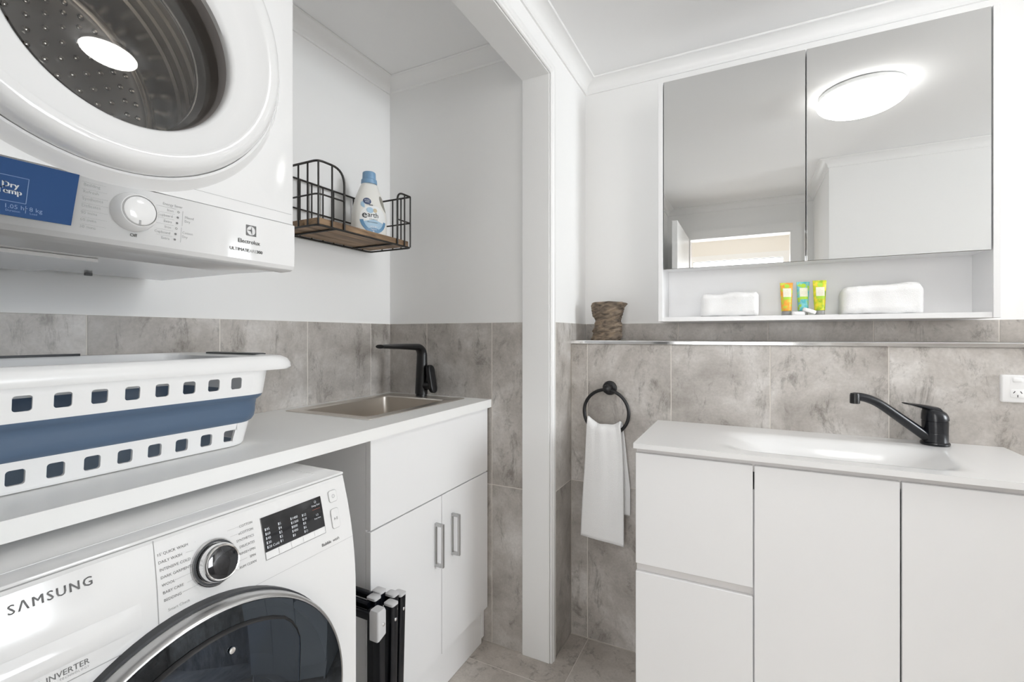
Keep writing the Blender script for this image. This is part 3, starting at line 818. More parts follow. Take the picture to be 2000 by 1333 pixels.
body = finish('body', bm, GLOSSW, ws, 28)
# lid with recessed field
bm = nbm()
box(bm, -1.343, wx(WT) - 0.001, WY0 + 0.0005, WY1 - 0.0005, WT - 0.0015, WT + 0.004, 0.0025, 2)
lid = finish('lid', bm, GLOSSW, ws, 30)
bm = nbm()
for q in ((-1.31, wx(WT) - 0.040, WY0 + 0.04, WY0 + 0.042), (-1.31, wx(WT) - 0.040, WY1 - 0.042, WY1 - 0.040), (wx(WT) - 0.042, wx(WT) - 0.040, WY0 + 0.042, WY1 - 0.042)):
    box(bm, q[0], q[1], q[2], q[3], WT + 0.0035, WT + 0.0046)
finish('lid_bead', bm, GLOSSW, lid, 0)
fw = lambda a, b, e=0.0006: (wx(b) + e, a, b)
fw2 = lambda a, b: fw(a, b, 0.0012)
# seams of drawer and fascia
bm = nbm()
put_line(bm, 0.369, 0.868, 0.363, 0.744, 0.0009, fw, 14)
put_line(bm, WY0 + 0.002, 0.744, 0.363, 0.744, 0.0009, fw, 10)
put_line(bm, 0.363, 0.744, WY1 - 0.002, 0.746, 0.0004, fw, 10)
finish('fascia_seam', bm, INKL, ws, 0)
# drawer grip: a shallow scoop
bm = nbm()
g = []
for i in range(25):
    a = WY0 + 0.02 + (0.345 - WY0 - 0.02) * i / 24; row = []
    for j in range(9):
        t = j / 8; b = 0.764 + 0.032 * t
        e = sin(pi * i / 24) ** 0.5 if 0 < i < 24 else 0
        dd = 0.0035 * e * (1 - abs(2 * t - 0.9) ** 2) if 0 < j < 8 else 0
        row.append(bm.verts.new((wx(b) + 0.0004 + max(0, dd), a, b)))
    g.append(row)
for i in range(24):
    for j in range(8): bm.faces.new((g[i][j], g[i + 1][j], g[i + 1][j + 1], g[i][j + 1]))
finish('drawer_grip', bm, GLOSSW, ws, 60)
# brand name, motor line
bm = nbm()
v0 = 0.2185
put_text(bm, 'S\u039bMSUNG', 0.0150, v0, 0.8425, fw, 'LEFT', 0.00022, 0.0, 1.22)
finish('brand_lettering', bm, INK, ws, 0)
bm = nbm()
put_text(bm, 'DIGITAL INVERTER', 0.0092, 0.2860, 0.7535, fw, 'RIGHT', 0.0, 0.0, 1.0)
finish('motor_lettering', bm, INK, ws, 0)
letters('motor_lettering', INKL, ws, fw, [('TECHNOLOGY', 0.0036, 0.2855, 0.7490, 'RIGHT', 0.0, 0.0, 1.25)])
letters('bubble_lettering', INK, ws, fw, [('Bubble', 0.0082, 0.6450, 0.7530, 'LEFT', 0.0002), ('wash', 0.0082, 0.6715, 0.7530, 'LEFT', -0.0001)])
# programs round the dial
KY, KZ = 0.4465, 0.8075
left = ("15' QUICK WASH", 'DAILY WASH', 'INTENSIVE COLD', 'DARK GARMENT', 'WOOL', 'BABY CARE', 'BEDDING')
letters('program_lettering', INKM, ws, fw, [(q, 0.0054, 0.3708 + 0.0003 * i, 0.8455 - i * 0.0103) for i, q in enumerate(left)])
right = ('COTTON', 'eCOTTON', 'SYNTHETICS', 'DELICATES', 'RINSE+SPIN', 'SPIN', 'DRUM CLEAN')
letters('program_lettering', INKM, ws, fw, [(q, 0.0054, 0.5155 - 0.0004 * i, 0.8430 - i * 0.0103, 'RIGHT') for i, q in enumerate(right)])
letters('program_lettering', INKL, ws, fw, [('Smart Check', 0.0056, 0.3765, 0.7690)])
bm = nbm()
for i in range(7):
    put_line(bm, 0.3715 + 0.0037 * len(left[i]), 0.8475 - i * 0.0103, 0.4225 - 0.0035 * (3 - abs(i - 3)), 0.8475 - i * 0.0103 - (0.001 if i < 3 else -0.001), 0.0003, fw, 3)
    put_line(bm, 0.5125 - 0.0036 * len(right[i]), 0.8452 - i * 0.0103, 0.4725 + 0.0030 * (3 - abs(i - 3)), 0.8452 - i * 0.0103, 0.0003, fw, 3)
finish('program_lines', bm, INKL, ws, 0)['kind'] = 'stuff'
# dial, tilted with the fascia
tl = math.atan(0.0365 * 2 * (KZ - 0.64) / 0.231 ** 2)
nx_, nz_ = cos(tl), sin(tl)
def kd(r, h, a):
    p, q = cos(a) * r, sin(a) * r
    return (wx(KZ) + h * nx_ - q * nz_, KY + p, KZ + q * nx_ + h * nz_)
def klathe(bm, prof, ca=False, cb=False, n=48):
    rings(bm, [[kd(r, h, 2 * pi * k / n) for k in range(n)] for r, h in prof], ca, cb)
bm = nbm(); klathe(bm, [(0.0350, 0.0), (0.0350, 0.0030), (0.0335, 0.0045), (0.0295, 0.0045), (0.0290, 0.0015)], True, True); dial = finish('dial', bm, CHROME, ws)
bm = nbm(); klathe(bm, [(0.0288, 0.0016), (0.0285, 0.016), (0.0270, 0.022), (0.0255, 0.0235), (0.0238, 0.0232)], False, False); finish('dial_rim', bm, CHROME, dial)
bm = nbm(); klathe(bm, [(0.0240, 0.0228), (0.0215, 0.0236), (0.010, 0.0242), (0.001, 0.0243)], False, True); finish('dial_face', bm, DISP, dial)
bm = nbm(); klathe(bm, [(0.0333, 0.0046), (0.0296, 0.0046)], False, False); finish('dial_groove', bm, DARKP, dial)
bm = nbm()
c_ = Vector(kd(0.0275, 0.021, -0.72)); lathe(bm, [(0.0026, -0.002), (0.0026, 0.0022), (0.0016, 0.003)], c_, 'x', 14, True, True)
finish('dial_marker', bm, PLASW, dial)
# display with printed columns and touch keys
DPA, DPB, DPC, DPD = 0.5300, 0.6570, 0.7760, 0.8455
bm = nbm(); put_grid(bm, DPA, DPB, 0.7885, DPD, lambda a, b: fw(a, b, 0.0008), 2, 8); dsp = finish('display', bm, DISP, ws, 0)
for i in range(5):
    bm = nbm(); a0 = DPA + (DPB - DPA) * i / 5
    put_grid(bm, a0 + 0.0004, a0 + (DPB - DPA) / 5 - 0.0004, DPC, 0.7878, lambda a, b: fw(a, b, 0.0008), 1, 2)
    finish('touch_key', bm, PLASW, ws, 0)
bm = nbm()
for a in ((DPA, DPC, DPB, DPC), (DPA, DPC, DPA, DPD), (DPB, DPC, DPB, DPD)): put_line(bm, *a, 0.0007, fw2, 6)
finish('display_edge', bm, INK, ws, 0)
bm = nbm()
cols = ((0.5345, ('95', '60', '40', '30', '20 Cold'), 0.8225), (0.5605, ('5', '4', '3', '2', '1'), 0.8235), (0.5860, ('1400', '1200', '800', '400', '0'), 0.8235), (0.6105, ('12', '10', '8', '6', 'O'), 0.8215))
for a0, items, b0 in cols:
    for i, s in enumerate(items):
        b = b0 - i * 0.0073
        put_poly(bm, [(a0, b), (a0 + 0.0018, b), (a0 + 0.0018, b + 0.0045), (a0, b + 0.0045)], fw2)
        letters('display_text', INKW, dsp, fw2, [(s, 0.0062, a0 + 0.0028, b, 'LEFT', 0.0001)])
put_disc(bm, 0.6430, 0.8385, 0.0022, 0.0022, fw2, 14, 1, inner=0.7)
letters('display_text', INKW, dsp, fw2, [('Delay End', 0.0046, 0.6430, 0.8310, 'CENTER', 0.0001), ('1.2', 0.0052, 0.6430, 0.8130, 'CENTER', 0.0001), ('Easy Iron', 0.0040, 0.6430, 0.8075, 'CENTER', 0.0001)])
finish('indicator_dots', bm, INKW, dsp, 0)['kind'] = 'stuff'
bm = nbm(); put_line(bm, 0.634, 0.8255, 0.652, 0.8255, 0.0005, fw2); finish('display_text', bm, mat('red_print', (0.45, 0.12, 0.08), 0.5), dsp, 0)
# two push buttons
for (a, b, w_, h_, sym) in ((0.6865, 0.8370, 0.0200, 0.0215, 0), (0.6845, 0.7945, 0.0190, 0.0370, 1)):
    bm = nbm(); outl = rrect(w_, h_, 0.005, 5, a, b)
    rings(bm, [[fw(p, q, 0.0002) for p, q in outl], [fw(p, q, 0.0016) for p, q in outl],
               [fw(a + (p - a) * 0.93, b + (q - b) * 0.95, 0.0022) for p, q in outl]], False, True)
    bt = finish('push_button', bm, GLOSSW, ws, 30)
    bm = nbm(); o2 = rrect(w_ + 0.0016, h_ + 0.0016, 0.0056, 5, a, b)
    rings(bm, [[fw(p, q, 0.0008) for p, q in o2], [fw(a + (p - a) * 0.93, b + (q - b) * 0.955, 0.0008) for p, q in o2]], False, False)
    finish('button_gap', bm, INKL, bt, 0)
    bm = nbm()
    fb = lambda p, q: fw(p, q, 0.0026)
    if sym == 0: put_disc(bm, a, b, 0.0036, 0.0036, fb, 16, 1, inner=0.8)
    else:
        put_poly(bm, [(a - 0.004, b - 0.003), (a - 0.0005, b), (a - 0.004, b + 0.003)], fb); put_poly(bm, [(a + 0.001, b - 0.003), (a + 0.002, b - 0.003), (a + 0.002, b + 0.003), (a + 0.001, b + 0.003)], fb)
        put_poly(bm, [(a + 0.003, b - 0.003), (a + 0.004, b - 0.003), (a + 0.004, b + 0.003), (a + 0.003, b + 0.003)], fb)
    finish('button_symbol', bm, INKL, bt, 0)
# round door: black seal, silver ring, smoked bowl, small add-door
WF = -0.73
bm = nbm(); rings(bm, [circ(dwc, dwz, r, WF + x) for r, x in ((0.2535, -0.020), (0.2535, 0.006), (0.2505, 0.008))], False, False); finish('door_seal', bm, DARKP, ws, 40)
bm = nbm()
rings(bm, [circ(dwc, dwz, r, WF + x) for r, x in ((0.2505, 0.004), (0.2508, 0.018), (0.2500, 0.0250), (0.2480, 0.0290), (0.2455, 0.0310), (0.2440, 0.0312), (0.2430, 0.0300))], False, False)
finish('door_ring', bm, SATIN, ws, 50)
def wd(r): return WF + 0.0310 + 0.030 * (1 - (r / 0.243) ** 2)
bm = nbm()
rings(bm, [circ(dwc, dwz, r, wd(r)) for r in (0.2430, 0.236, 0.227, 0.215, 0.20, 0.185, 0.17, 0.155, 0.14)], False, False)
# inner edge turns back toward the drum
rings(bm, [circ(dwc, dwz, r, x) for r, x in ((0.140, wd(0.140)), (0.134, wd(0.14) - 0.012), (0.128, wd(0.14) - 0.06), (0.126, WF - 0.05))], False, False)
face_plus_x(finish('door_glass', bm, WDOOR, ws, 60))
bm = nbm(); rings(bm, [circ(dwc, dwz, r, WF + x) for r, x in ((0.231, -0.01), (0.225, 0.012), (0.16, 0.018), (0.150, -0.02), (0.150, -0.10))], False, False)
finish('door_inner_frame', bm, DARKP, ws, 50)
bm = nbm(); rings(bm, [circ(dwc, dwz, r, WF + x) for r, x in ((0.150, -0.10), (0.22, -0.12), (0.24, -0.20), (0.24, -0.50), (0.1, -0.51), (0.01, -0.51))], False, True); finish('drum', bm, DRUM, ws, 40)
bm = nbm(); rings(bm, [circ(dwc + 0.02, dwz - 0.05, r, WF + x) for r, x in ((0.10, -0.30), (0.14, -0.22), (0.13, -0.13), (0.09, -0.09), (0.03, -0.07), (0.005, -0.068))], False, True)
for v in bm.verts: v.co += noise.noise_vector(v.co * 12) * 0.012
finish('laundry_load', bm, LAUND, ws, 60)
# add-door: crescent pane on the upper left of the glass, raised a touch
def pane(bm, grow, lift, ninner=14):
    # outline in polar terms round the door centre: left part of the disc, closed on the right by a rounded upright edge
    pts = []
    Ro = 0.2165 + grow
    for k in range(41):
        a = radians(64) + (radians(296) - radians(64)) * k / 40
        pts.append((Ro * cos(a), Ro * sin(a)))
    R_e = [(0.112, -0.185), (0.1245, -0.172), (0.1330, -0.157), (0.1375, -0.142), (0.1365, -0.125), (0.1310, -0.085), (0.1265, -0.04), (0.1250, 0.0),
           (0.1265, 0.04), (0.1310, 0.085), (0.1365, 0.125), (0.1375, 0.142), (0.1330, 0.157), (0.1245, 0.172), (0.112, 0.185)]
    pts += [(p + grow, q * (1 + grow * 2)) for p, q in R_e]
    out = []
    for s in [1 - i / ninner for i in range(ninner)]:
        out.append([(wd(min(0.242, sqrt((p * s) ** 2 + (q * s) ** 2))) + lift, dwc + p * s, dwz + q * s) for p, q in pts])
    return out
bm = nbm(); rings(bm, pane(bm, 0.0, 0.0055), False, True); face_plus_x(finish('add_door', bm, WPANE, ws, 60))
bm = nbm()
A_ = pane(bm, 0.0, 0.0055, 14)[0]; B_ = pane(bm, 0.0025, 0.0010, 14)[0]; Cc = pane(bm, -0.0018, 0.0062, 14)[0]
rings(bm, [B_, A_, Cc], False, False); finish('add_door_edge', bm, BLACK, ws, 60)
bm = nbm(); lathe(bm, [(0.0048, 0), (0.0045, 0.002), (0.002, 0.0026)], (wd(0.19) + 0.0062, 0.431, 0.699), 'x', 16, True, True); finish('door_sensor', bm, CHROME, ws)
for y in (WY0 + 0.05, WY1 - 0.05):
    for x in (-0.80, -1.28):
        bm = nbm(); lathe(bm, [(0.022, 0.0005), (0.022, 0.010), (0.010, 0.012), (0.010, 0.022)], (x, y, 0), 'z', 16, True, True); finish('foot', bm, DARKP, ws)

# ------------------------------------------------------------------ laundry basket
BKC = (-1.155, 0.387)
bk = thing('laundry_basket', 'white and slate-blue collapsible laundry basket on the worktop', 'basket', (BKC[0], BKC[1], CT))
def bring(hx, hy, r, z, n=8):
    return [(BKC[0] + a, BKC[1] + b, z) for a, b in rrect(2 * hx, 2 * hy, r, n)]
def slotted(name, hx0, hy0, z0, hx1, hy1, z1, r, slots, sz0, sz1, thick, m):
    """band with real slots on the two long sides; two skins joined round every opening"""
    bm = nbm()
    def P(side, y, z, off):
        t = (z - z0) / (z1 - z0); hx = hx0 + (hx1 - hx0) * t - off; e_ = (hy1 - hy0) * t
        if y <= BKC[1] - (hy0 - r) + 1e-6: y -= e_
        elif y >= BKC[1] + (hy0 - r) - 1e-6: y += e_
        return (BKC[0] + side * hx, y, z)
    t0 = lambda z: (z - z0) / (z1 - z0)
    w2 = 0.0112; pit = slots[1] - slots[0]
    for side in (1, -1):
        ya, yb = BKC[1] - (hy0 - r), BKC[1] + (hy0 - r)
        cells = [(s, s - pit / 2, s + pit / 2) for s in slots]
        cells[0] = (slots[0], ya, slots[0] + pit / 2); cells[-1] = (slots[-1], slots[-1] - pit / 2, yb)
        zc = (sz0 + sz1) / 2
        for s, c0, c1 in cells:
            o = rrect(2 * w2, sz1 - sz0, 0.0045, 4, s, zc)
            O2 = []
            for q, (a, b) in enumerate(o):
                cx, cz = (c1 if a > s else c0), (z1 if b > zc else z0)
                k = q % 5; qd = q // 5
                # each corner of the slot feeds the matching corner of the cell
                flip = qd in (1, 3)
                t = (k / 4) if not flip else 1 - k / 4
                my, mz = (s + w2 * (1 if a > s else -1) * 0.6), (zc + (sz1 - sz0) * 0.3 * (1 if b > zc else -1))
                if t <= 0.5: O2.append((cx, mz + (cz - mz) * t * 2))
                else: O2.append((cx + (my - cx) * (t - 0.5) * 2, cz))
            rings(bm, [[P(side, a, b, 0.0) for a, b in O2], [P(side, a, b, 0.0) for a, b in o], [P(side, a, b, thick) for a, b in o], [P(side, a, b, thick) for a, b in O2]], False, False)
    # end walls with corners
    for sg in (1, -1):
        for off in (0.0, thick):
            def loop(hx, hy, z):
                pts = []
                for i in range(9):
                    a = pi / 2 * i / 8; pts.append((BKC[0] + (hx - r) + cos(a) * (r - off), BKC[1] + sg * (hy - r + sin(a) * (r - off)), z))
                for i in range(9):
                    a = pi / 2 + pi / 2 * i / 8; pts.append((BKC[0] - (hx - r) + cos(a) * (r - off), BKC[1] + sg * (hy - r + sin(a) * (r - off)), z))
                return pts
            rings(bm, [loop(hx0, hy0, z0), loop(hx1, hy1, z1)], False, False, closed=False)
    bmesh.ops.remove_doubles(bm, verts=bm.verts[:], dist=1e-5)
    return finish(name, bm, m, bk, 25)
SL = [0.294 + 0.0467 * k for k in range(-3, 8)]
B0 = CT + 0.002
lower = slotted('lower_band', 0.162, 0.290, B0 + 0.004, 0.167, 0.300, 0.974, 0.05, SL, 0.9365, 0.9605, 0.0060, PLASW)
upper = slotted('upper_band', 0.187, 0.322, 1.034, 0.193, 0.329, 1.093, 0.055, SL, 1.0505, 1.0745, 0.0035, PLASW)
bm = nbm()
rings(bm, [bring(0.165, 0.297, 0.048, 0.972), bring(0.1672, 0.3005, 0.05, 0.9735), bring(0.1712, 0.3040, 0.05, 0.977), bring(0.1745, 0.307, 0.05, 0.984), bring(0.1760, 0.3085, 0.05, 0.996), bring(0.1765, 0.309, 0.05, 1.010),
           bring(0.1785, 0.311, 0.052, 1.0205), bring(0.1815, 0.3145, 0.054, 1.0235), bring(0.1850, 0.319, 0.055, 1.0275), bring(0.187, 0.3215, 0.055, 1.0345), bring(0.1850, 0.319, 0.052, 1.0355),
           bring(0.179, 0.312, 0.052, 1.026), bring(0.172, 0.305, 0.05, 1.008), bring(0.170, 0.303, 0.05, 0.985), bring(0.163, 0.294, 0.046, 0.973)], False, False)
finish('folding_band', bm, BLUEP, bk, 50)
bm = nbm()
rings(bm, [bring(0.150, 0.278, 0.045, B0 - 0.0015), bring(0.160, 0.288, 0.05, B0 + 0.0005), bring(0.162, 0.2905, 0.05, B0 + 0.006), bring(0.1585, 0.287, 0.048, B0 + 0.0062), bring(0.15, 0.278, 0.045, B0 + 0.004)], True, True)
finish('base', bm, PLASW, bk, 50)
bm = nbm(); rings(bm, [bring(0.1495, 0.2775, 0.044, B0 + 0.0046), bring(0.1495, 0.2775, 0.044, B0 + 0.0062)], True, True); finish('floor_pad', bm, mat('blue_floor_pad', (0.20, 0.28, 0.39), 0.5), bk, 50)
# rolled rim, wider at the two ends
bm = nbm()
rings(bm, [bring(0.190, 0.326, 0.055, 1.088), bring(0.1945, 0.331, 0.056, 1.0905), bring(0.2005, 0.385, 0.065, 1.0865), bring(0.2025, 0.390, 0.067, 1.0905), bring(0.2020, 0.389, 0.067, 1.100), bring(0.1995, 0.382, 0.066, 1.110),
           bring(0.1960, 0.367, 0.064, 1.1165), bring(0.1935, 0.350, 0.060, 1.1185), bring(0.190, 0.338, 0.056, 1.1175), bring(0.1885, 0.326, 0.054, 1.112), bring(0.1865, 0.3225, 0.053, 1.088)], False, False)
bmesh.ops.remove_doubles(bm, verts=bm.verts[:], dist=1e-5)
rim = finish('rim', bm, PLASW, bk, 45)
for sg in (1, -1):
    bm = nbm(); pts = rrect(0.205, 0.030, 0.008, 5, BKC[0], BKC[1] + sg * 0.352)
    rings(bm, [[(a, b, 1.1175) for a, b in pts], [(a, b, 1.1202) for a, b in pts], [(BKC[0] + (a - BKC[0]) * 0.97, BKC[1] + sg * 0.352 + (b - BKC[1] - sg * 0.352) * 0.75, 1.1212) for a, b in pts]], True, True)
    finish('grip', bm, DARKP, rim, 40)
bm = nbm(); pts = rrect(0.010, 0.235, 0.004, 4, BKC[0] - 0.1925, BKC[1])
rings(bm, [[(a, b, 1.1175) for a, b in pts], [(a, b, 1.1225) for a, b in pts]], True, True); finish('grip', bm, DARKP, rim, 40)

# ------------------------------------------------------------------ wire shelf
SB, SF_, SYL, SYR, SZB, SZT = -1.353, -1.150, 0.990, 1.418, 1.500, 1.690
sh = thing('wire_shelf', 'black wire wall shelf with a rustic wooden board', 'shelf', (-1.25, 1.19, SZB))
RW_ = 0.0034
def wire(name, pts, r=RW_): 
    bm = nbm(); tube(bm, pts, r, 8); return finish(name, bm, WIRE, sh, 60)
def bend(p, a, b, r, n=6):
    """rounded corner at p between directions a and b"""
    p, a, b = Vector(p), Vector(a).normalized(), Vector(b).normalized()
    s, e = p + a * r, p + b * r; out = []
    for i in range(n + 1):
        t = i / n; out.append(tuple(s * (1 - t) ** 2 + p * 2 * t * (1 - t) + e * t * t))
    return out
# base loop and top rails
for z in (SZB - 0.004,):
    loop_ = bend((SB, SYL, z), (1, 0, 0), (0, 1, 0), 0.02) + bend((SB, SYR, z), (0, -1, 0), (1, 0, 0), 0.02) + bend((SF_, SYR, z), (-1, 0, 0), (0, -1, 0), 0.012) + bend((SF_, SYL, z), (0, 1, 0), (-1, 0, 0), 0.02)
    bm = nbm(); tube(bm, loop_, RW_, 8, closed=True); finish('base_wire', bm, WIRE, sh, 60)
FL, FR = 1.092, 1.345
top = [(SF_, FL, SZB - 0.002)] + bend((SF_, FL, SZT), (0, 0, -1), (0, -1, 0), 0.052, 8) + bend((SF_, SYL, SZT), (0, 1, 0), (-1, 0, 0), 0.022, 6) + bend((SB, SYL, SZT), (1, 0, 0), (0, 1, 0), 0.012) \
      + bend((SB, SYR, SZT), (0, -1, 0), (1, 0, 0), 0.012) + bend((SF_, SYR, SZT), (-1, 0, 0), (0, -1, 0), 0.004) + bend((SF_, FR, SZT), (0, 1, 0), (0, 0, -1), 0.030, 8) + [(SF_, FR, SZB - 0.002)]
wire('top_rail', top, 0.0036)
ZM = 1.590
mid = [(SF_, FL, ZM)] + bend((SF_, SYL, ZM), (0, 1, 0), (-1, 0, 0), 0.020, 6) + bend((SB, SYL, ZM), (1, 0, 0), (0, 1, 0), 0.012) + bend((SB, SYR, ZM), (0, -1, 0), (1, 0, 0), 0.012) + bend((SF_, SYR, ZM), (-1, 0, 0), (0, -1, 0), 0.004) + [(SF_, FR, ZM)]
wire('middle_rail', mid, 0.0028)
for y in (SYL + 0.001, 1.043): wire('upright_wire', [(SF_, y, SZB - 0.002), (SF_, y, SZT)], 0.0028)
for y in (1.385, SYR): wire('upright_wire', [(SF_, y, SZB - 0.002), (SF_, y, SZT)], 0.0028)
for y in [1.042 + 0.048 * k for k in range(8)]: wire('upright_wire', [(SB, y, SZB - 0.002), (SB, y, SZT)], 0.0026)
for x in (-1.195, -1.236, -1.290):
    wire('upright_wire', [(x, SYL, SZB - 0.002), (x, SYL, SZT)], 0.0028); wire('upright_wire', [(x, SYR, SZB - 0.002), (x, SYR, SZT)], 0.0028)
for y in (1.06, 1.325): wire('cross_wire', [(SB, y, SZB - 0.004), (SF_, y, SZB - 0.004)], 0.0034)
for k in range(3):
    bm = nbm(); w = (0.195) / 3; x0 = SB + 0.004 + k * w
    box(bm, x0 + 0.0005, x0 + w - 0.0005, SYL + 0.006, SYR - 0.006, SZB, SZB + 0.020, 0.0012, 1)
    finish('board', bm, BOARD, sh, 0)

# ------------------------------------------------------------------ detergent bottle
BX, BY, BZ = -1.232, 1.287, SZB + 0.0205
bt = thing('detergent_bottle', 'cream laundry detergent bottle with blue cap on the wire shelf', 'bottle', (BX, BY, BZ), None, radians(-20))
bp = [(0.000, 0.056, 0.034), (0.004, 0.061, 0.038), (0.012, 0.0635, 0.040), (0.04, 0.0640, 0.041), (0.08, 0.0620, 0.040), (0.105, 0.0580, 0.038), (0.13, 0.0510, 0.034), (0.150, 0.0440, 0.030), (0.168, 0.0370, 0.026), (0.182, 0.0310, 0.0235), (0.190, 0.0275, 0.022), (0.194, 0.020, 0.019)]
def bsec(z):
    for (z0, a0, b0), (z1, a1, b1) in zip(bp, bp[1:]):
        if z0 <= z <= z1:
            t = (z - z0) / (z1 - z0); return a0 + (a1 - a0) * t, b0 + (b1 - b0) * t
    return bp[-1][1:]
def sup(t, a, b, e=2.5):
    c, s = cos(t), sin(t)
    return (b * math.copysign(abs(c) ** (2 / e), c), a * math.copysign(abs(s) ** (2 / e), s))
bm = nbm()
zz = [0, 0.004, 0.012] + [0.02 + 0.0075 * i for i in range(23)] + [0.190, 0.194]
rings(bm, [[(BX + sup(2 * pi * k / 48, *bsec(z))[0], BY + sup(2 * pi * k / 48, *bsec(z))[1], BZ + z) for k in range(48)] for z in zz])
bo = finish('bottle_body', bm, BOTTLE, bt, 60)
# grip opening cut through the body
bm = nbm(); lathe(bm, [(0.001, -0.06), (1.25, -0.06), (1.12, -0.030), (1.0, 0.0), (1.12, 0.030), (1.25, 0.06), (0.001, 0.06)], (0, 0, 0), 'x', 28, True, True)
for v in bm.verts:
    y, z = v.co.y * 0.0120, v.co.z * 0.0270
    an = radians(24); v.co = Vector((BX + v.co.x, BY + 0.030 + y * cos(an) - z * sin(an), BZ + 0.120 + y * sin(an) + z * cos(an)))
bmesh.ops.recalc_face_normals(bm, faces=bm.faces[:])
cme = bpy.data.meshes.new('cutter'); bm.to_mesh(cme); bm.free(); cut = bpy.data.objects.new('cutter', cme); COL.objects.link(cut)
md = bo.modifiers.new('b', 'BOOLEAN'); md.operation = 'DIFFERENCE'; md.object = cut; md.solver = 'EXACT'
bpy.context.view_layer.update()
nm = bpy.data.meshes.new_from_object(bo.evaluated_get(bpy.context.evaluated_depsgraph_get()))
bo.modifiers.clear(); bo.data = nm; nm.name = 'bottle_body'
bpy.data.objects.remove(cut)
nm.polygons.foreach_set('use_smooth', [True] * len(nm.polygons)); nm.set_sharp_from_angle(angle=radians(50))
bm = nbm(); lathe(bm, [(0.024, 0.1925), (0.0275, 0.190), (0.0285, 0.194), (0.0275, 0.206), (0.0240, 0.2085)], (BX, BY, BZ), 'z', 32, True, False); finish('pour_collar', bm, CAPB, bt)
bm = nbm()
rs = []
for r, h in ((0.0235, 0.2080), (0.0235, 0.2095), (0.0222, 0.232), (0.0205, 0.2345), (0.012, 0.2350)):
    rs.append([(BX + (r + (0.0006 if (k % 2 and 0.209 < h < 0.234) else 0)) * cos(2 * pi * k / 56), BY + (r + (0.0006 if (k % 2 and 0.209 < h < 0.234) else 0)) * sin(2 * pi * k / 56), BZ + h) for k in range(56)])
rings(bm, rs); finish('cap', bm, CAPB, bt, 20)
def fl(e):
    def g(a, b):
        aa, bb = bsec(b); k = min(0.97, abs(a) / aa)
        return (BX + bb * (1 - k ** 2.5) ** (1 / 2.5) + e, BY + a, BZ + b)
    return g
LC, LZ = -0.002, 0.057
bm = nbm(); put_disc(bm, LC, LZ, 0.049, 0.050, fl(0.0006), 40, 8); finish('label_oval', bm, LWHITE, bt, 60)
bm = nbm(); put_disc(bm, LC, LZ, 0.049, 0.050, fl(0.0010), 30, 8, radians(196), radians(344), 0.0)
finish('label_water', bm, LBLUE2, bt, 60)
bm = nbm(); put_disc(bm, LC, LZ, 0.049, 0.050, fl(0.0013), 30, 4, radians(186), radians(354), 0.78); finish('label_water', bm, LBLUE, bt, 60)
bm = nbm(); put_disc(bm, LC, LZ - 0.040, 0.024, 0.0095, fl(0.0014), 24, 4); finish('label_water', bm, LBLUE, bt, 60)
bm = nbm(); put_disc(bm, -0.024, 0.120, 0.0140, 0.0120, fl(0.0010), 24, 5); finish('label_badge', bm, LNAVY, bt, 60)
bm = nbm(); put_disc(bm, -0.034, 0.107, 0.0120, 0.0120, fl(0.0008), 24, 5, radians(90), radians(270)); finish('label_badge', bm, LBLUE2, bt, 60)
bm = nbm(); put_disc(bm, -0.016, 0.088, 0.013, 0.0105, fl(0.0011), 24, 5); finish('label_badge', bm, LBLUE2, bt, 60)
bm = nbm(); put_disc(bm, 0.003, 0.089, 0.0075, 0.0075, fl(0.0014), 20, 4); finish('label_flower', bm, LSAND, bt, 60)
letters('label_lettering', INKD, bt, fl(0.0017), [('e', 0.037, -0.0445, 0.0590, 'LEFT', 0.0003), ('arth', 0.0255, -0.0262, 0.0635, 'LEFT', 0.0001), ('choice', 0.0080, -0.0200, 0.0545, 'LEFT', 0.0, 0.0, 1.5),
         ('ultra concentrate', 0.0056, -0.0270, 0.0440), ('eco', 0.0095, -0.0190, 0.1050, 'LEFT', 0.0003)])
letters('label_lettering', INKW, bt, fl(0.0018), [('LIQUID', 0.0085, -0.003, 0.0270, 'CENTER', 0.0002), ('fragrance', 0.0062, -0.003, 0.0195, 'CENTER'), ('1L', 0.0090, -0.003, 0.0105, 'CENTER', 0.0003),
         ('PLANT', 0.0060, -0.0240, 0.1215, 'CENTER', 0.0001), ('BASED', 0.0050, -0.0240, 0.1155, 'CENTER', 0.0001)])

# ------------------------------------------------------------------ folded drying rack
rk = thing('drying_rack', 'folded black clothes rack with grey end caps beside the cabinet', 'drying rack', (-0.85, 0.89, 0))
def post(y, x, zt, dy=0.0, w=0.011, d=0.014):
    bm = nbm()
    o = rrect(d * 2, w * 2, 0.004, 3)
    rings(bm, [[(x + a, y + b + dy, 0.0005) for a, b in o], [(x + a, y + b, zt - 0.006) for a, b in o]])
    p = finish('post', bm, BLACKB, rk, 40)
    bm = nbm(); o2 = rrect(d * 2 + 0.002, w * 2 + 0.002, 0.005, 3)
    rings(bm, [[(x + a, y + b, zt - 0.006) for a, b in o2], [(x + a, y + b, zt - 0.001) for a, b in o2], [(x + a * 0.9, y + b * 0.9, zt) for a, b in o2]])
    finish('cap', bm, PLASG, p, 40)
    bm = nbm(); lathe(bm, [(0.0042, 0.0), (0.0042, 0.0012), (0.0025, 0.0022)], (x + d + 0.0002, y, zt - 0.040), 'x', 14, True, True); finish('rivet', bm, CHROME, p)
    return p
PLASG = mat('grey_cap_plastic', (0.60, 0.60, 0.61), 0.4)
post(0.8885, -0.835, 0.513); post(0.9150, -0.842, 0.515)
post(0.9060, -0.795, 0.500, -0.012); post(0.9330, -0.815, 0.505, -0.014); post(0.9605, -0.815, 0.493, -0.018)
